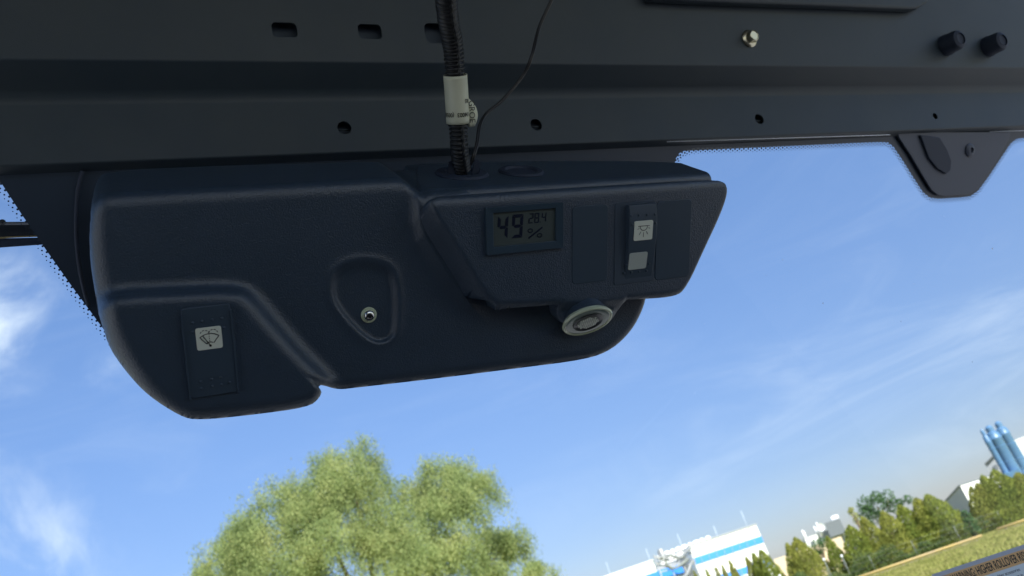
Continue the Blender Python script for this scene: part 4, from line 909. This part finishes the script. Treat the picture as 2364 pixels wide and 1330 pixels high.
CED = [(1601, 1318, 60, .5, 'cedar_gold', 'leftmost small cedar tip in front of the factory'),
 (1629, 1313, 60, .5, 'cedar_green', 'second small cedar tip from the left before the factory'),
 (1651, 1308, 60, .5, 'cedar_gold', 'third small cedar tip from the left before the factory'),
 (1666, 1304, 60, .5, 'cedar_gold', 'fourth small cedar tip from the left before the factory'),
 (1683, 1293, 60, .65, 'cedar_gold', 'slender cedar spire left of the factory end wall'),
 (1722, 1285, 58, .7, 'cedar_gold', 'slim brownish cedar just left of the factory corner'),
 (1737, 1276, 57, .9, 'cedar_green', 'bushy cedar before the lower blue factory band'),
 (1754, 1268, 56, 1.2, 'cedar_green', 'bushy pointed cedar at the factory corner'),
 (1815, 1252, 54, .9, 'cedar_gold', 'yellow tipped cedar left flank of the wide one'),
 (1834, 1240, 54, 1.5, 'cedar_gold', 'wide golden cedar standing alone right of the factory'),
 (1908, 1238, 53, .8, 'cedar_green', 'narrow green cedar below the distant antenna block'),
 (1958, 1212, 50, 1.3, 'cedar_green', 'broad green cedar right of the antenna block'),
 (1990, 1193, 50, 1.2, 'cedar_gold', 'brown topped cedar under the dark leafy tree'),
 (2036, 1180, 50, 1.3, 'cedar_gold', 'brownish pointed cedar in the middle of the dense clump'),
 (2075, 1165, 51, 1.3, 'cedar_green', 'green cedar between the brownish one and the tallest clump'),
 (2112, 1149, 50, 1.4, 'cedar_gold', 'golden cedar at the left of the tallest clump'),
 (2138, 1141, 49, 1.7, 'cedar_green', 'tallest green cedar left of the white house'),
 (2240, 1124, 47, 1.0, 'cedar_gold', 'brown cedar covering the house side wall'),
 (2254, 1115, 47, 1.0, 'cedar_gold', 'brown cedar just right of the house wall'),
 (2266, 1097, 47, 1.1, 'cedar_green', 'tall cedar spire left of the silos'),
 (2292, 1084, 46, 1.5, 'cedar_green', 'large green cedar under the silos'),
 (2318, 1100, 46, 1.3, 'cedar_green', 'rounded green cedar right of the silos foot'),
 (2347, 1091, 45, 1.4, 'cedar_gold', 'brown tipped cedar at the right edge'),
 (2385, 1085, 45, 1.5, 'cedar_green', 'cedar cut by the right frame edge')]
for i, c in enumerate(CED): cedar(*c, seed=i)
# broadleaf trees behind
def blob_tree(name, label, blobs, d, m, ls=.2, dens=900, group=None):
    c3 = at_d(blobs[0][0], blobs[0][1], d); e = empty(name, (c3[0], c3[1], 0), label, 'tree', group); C, N = [], []
    for x, y, r_ in blobs:
        b = at_d(x, y, d); R_ = r_ * np.linalg.norm(at_d(x, y, d) - at_d(x + 10, y, d)) / 10; n = int(dens * R_ * R_) + 60; v = rng.normal(size=(n, 3)); v /= np.linalg.norm(v, axis=1)[:, None]
        C.append(b + v * R_ * (rng.uniform(.3, 1.12, n) ** .5)[:, None]); N.append(v)
    leaf_mesh('crown', np.vstack(C), np.vstack(N), ls, m, e, .55, 0)
    tube('trunk', [org(e), c3], [.16, .05], 'bark', e, 8)
    for x, y, r_ in blobs[1:4]: tube('limb', [org(e) + Z * c3[2] * .6, at_d(x, y, d)], [.07, .02], 'bark', e, 6)
    return e
blob_tree('leafy_tree', 'dark green leafy tree rising behind the cedar clump', [(2025, 1170, 30), (1998, 1165, 22), (2010, 1190, 26), (2050, 1150, 20), (2022, 1148, 16), (2062, 1168, 18), (2000, 1185, 22), (2095, 1153, 12), (2078, 1160, 10)], 72, 'dark_leaf', .2, 420)
blob_tree('bare_tree', 'small brownish sparse tree left of the dark leafy tree', [(1973, 1190, 10), (1965, 1178, 8), (1962, 1182, 6), (1980, 1200, 12)], 69, 'cedar_gold', .14, 260)
blob_tree('round_shrub', 'dark rounded shrub in front of the shaded grey house end', [(2232, 1195, 14), (2226, 1185, 9), (2240, 1210, 18), (2250, 1222, 16)], 60, 'dark_leaf', .14, 900)
blob_tree('distant_tree', 'dark green tree between the antenna block and narrow cedar', [(1890, 1262, 18), (1898, 1252, 12), (1880, 1275, 18)], 74, 'dark_leaf', .2, 400)
# low undergrowth
n = 34000; tpos = rng.uniform(-14, glen + 12, n); C = ga + gdir * tpos[:, None] + gn * rng.uniform(.6, 3.0, n)[:, None]; hgt = .95 + .45 * np.sin(tpos * 1.1) + .3 * np.sin(tpos * 3.1 + 1); C[:, 2] = np.abs(rng.uniform(0, 1, n)) * np.clip(hgt, .3, 1.8)
ug = leaf_mesh('undergrowth', C, np.tile(A([0, -1., .5]), (n, 1)), .16, 'shrub_leaf', None, .5, 0, ga); tag(ug, 'dense blue-green undergrowth at the foot of the cedars', 'undergrowth', None, 'stuff')
# grass blades on the bank
n = 60000; tpos = rng.uniform(-6, glen + 8, n); C = ga + gdir * tpos[:, None] - gn * (rng.uniform(.02, 1, n) ** 1.2 * 26)[:, None]; C[:, 2] = .05
gs_ = leaf_mesh('grass_tufts', C, np.tile(A([0, -1., .2]), (n, 1)), .22, 'shrub_leaf', None, .35, -2.0, ga); gs_.data.materials[0] = MATS['tuft']; tag(gs_, 'rough yellow green grass in front of the fence', 'grass', None, 'stuff')
# yellow kerb rail
def gpt(x, y, z=0): return at_z(x, y, z)
for i, (a_, b_, lb) in enumerate((((1880, 1372), (2268, 1240), 'long yellow rail along the foot of the hedge'), ((2303, 1226), (2460, 1173), 'short yellow rail piece at the right frame edge'))):
    p, q_ = gpt(*a_, .18), gpt(*b_, .18); e = empty('yellow_rail', tuple((p + q_) / 2 * A([1, 1, 0])), lb, 'rail', 'yellow rails by the hedge')
    p, q_ = p * A([1, 1, 0]), q_ * A([1, 1, 0])
    dirn = (q_ - p) / np.linalg.norm(q_ - p); nn = A([-dirn[1], dirn[0], 0])
    prism('kerb', [p, q_, q_ + nn * .25, p + nn * .25], Z * .14, 'kerb', e)
    tube('rail', [p + Z * .27 - nn * .02, q_ + Z * .27 - nn * .02], .065, 'yellow', e, 8)
    for k_ in np.arange(.5, np.linalg.norm(q_ - p), 2.4): tube('foot', [p + dirn * k_, p + dirn * k_ + Z * .25], .035, 'kerb', e, 6)
# wire fence behind the rail
fe = empty('wire_fence', tuple(ga + gn * .5), 'thin post and wire fence in front of the cedars', 'fence')
for k_ in np.arange(-2, glen + 6, 2.9):
    b_ = ga + gdir * k_ + gn * .45; tube('post', [b_, b_ + Z * 1.1], .018, 'fence_grey', fe, 6)
for z_ in (.45, .8, 1.1): tube('wire', [ga - gdir * 2 + gn * .45 + Z * z_, gb_ + gdir * 6 + gn * .45 + Z * z_], .005, 'fence_grey', fe, 4)
# white bollard lamps
for i, (x, y, lb) in enumerate(((1902, 1292, 'white round-headed bollard lamp below the beige building'), (1943, 1284, 'white round-headed bollard lamp right of the narrow cedar'), (1800, 1330, 'white round-headed bollard lamp beside the wide golden cedar'))):
    t1 = at_d(x, y, fence_dist(x, y) + .9); e = empty('bollard_lamp', (t1[0], t1[1], 0), lb, 'lamp', 'white bollard lamps along the hedge')
    tube('pole', [org(e), t1], .03, 'fence_grey', e, 8); lathe('globe', [(.03, -.10), (.08, -.04), (.09, 0), (.07, .06), (.03, .09)], t1, Z, 'white_thin', e, 14)

for o in list(bpy.data.objects):
    if '_o' in o: del o['_o']
    if o.type == 'EMPTY' and not o.children: print('childless', o.name)
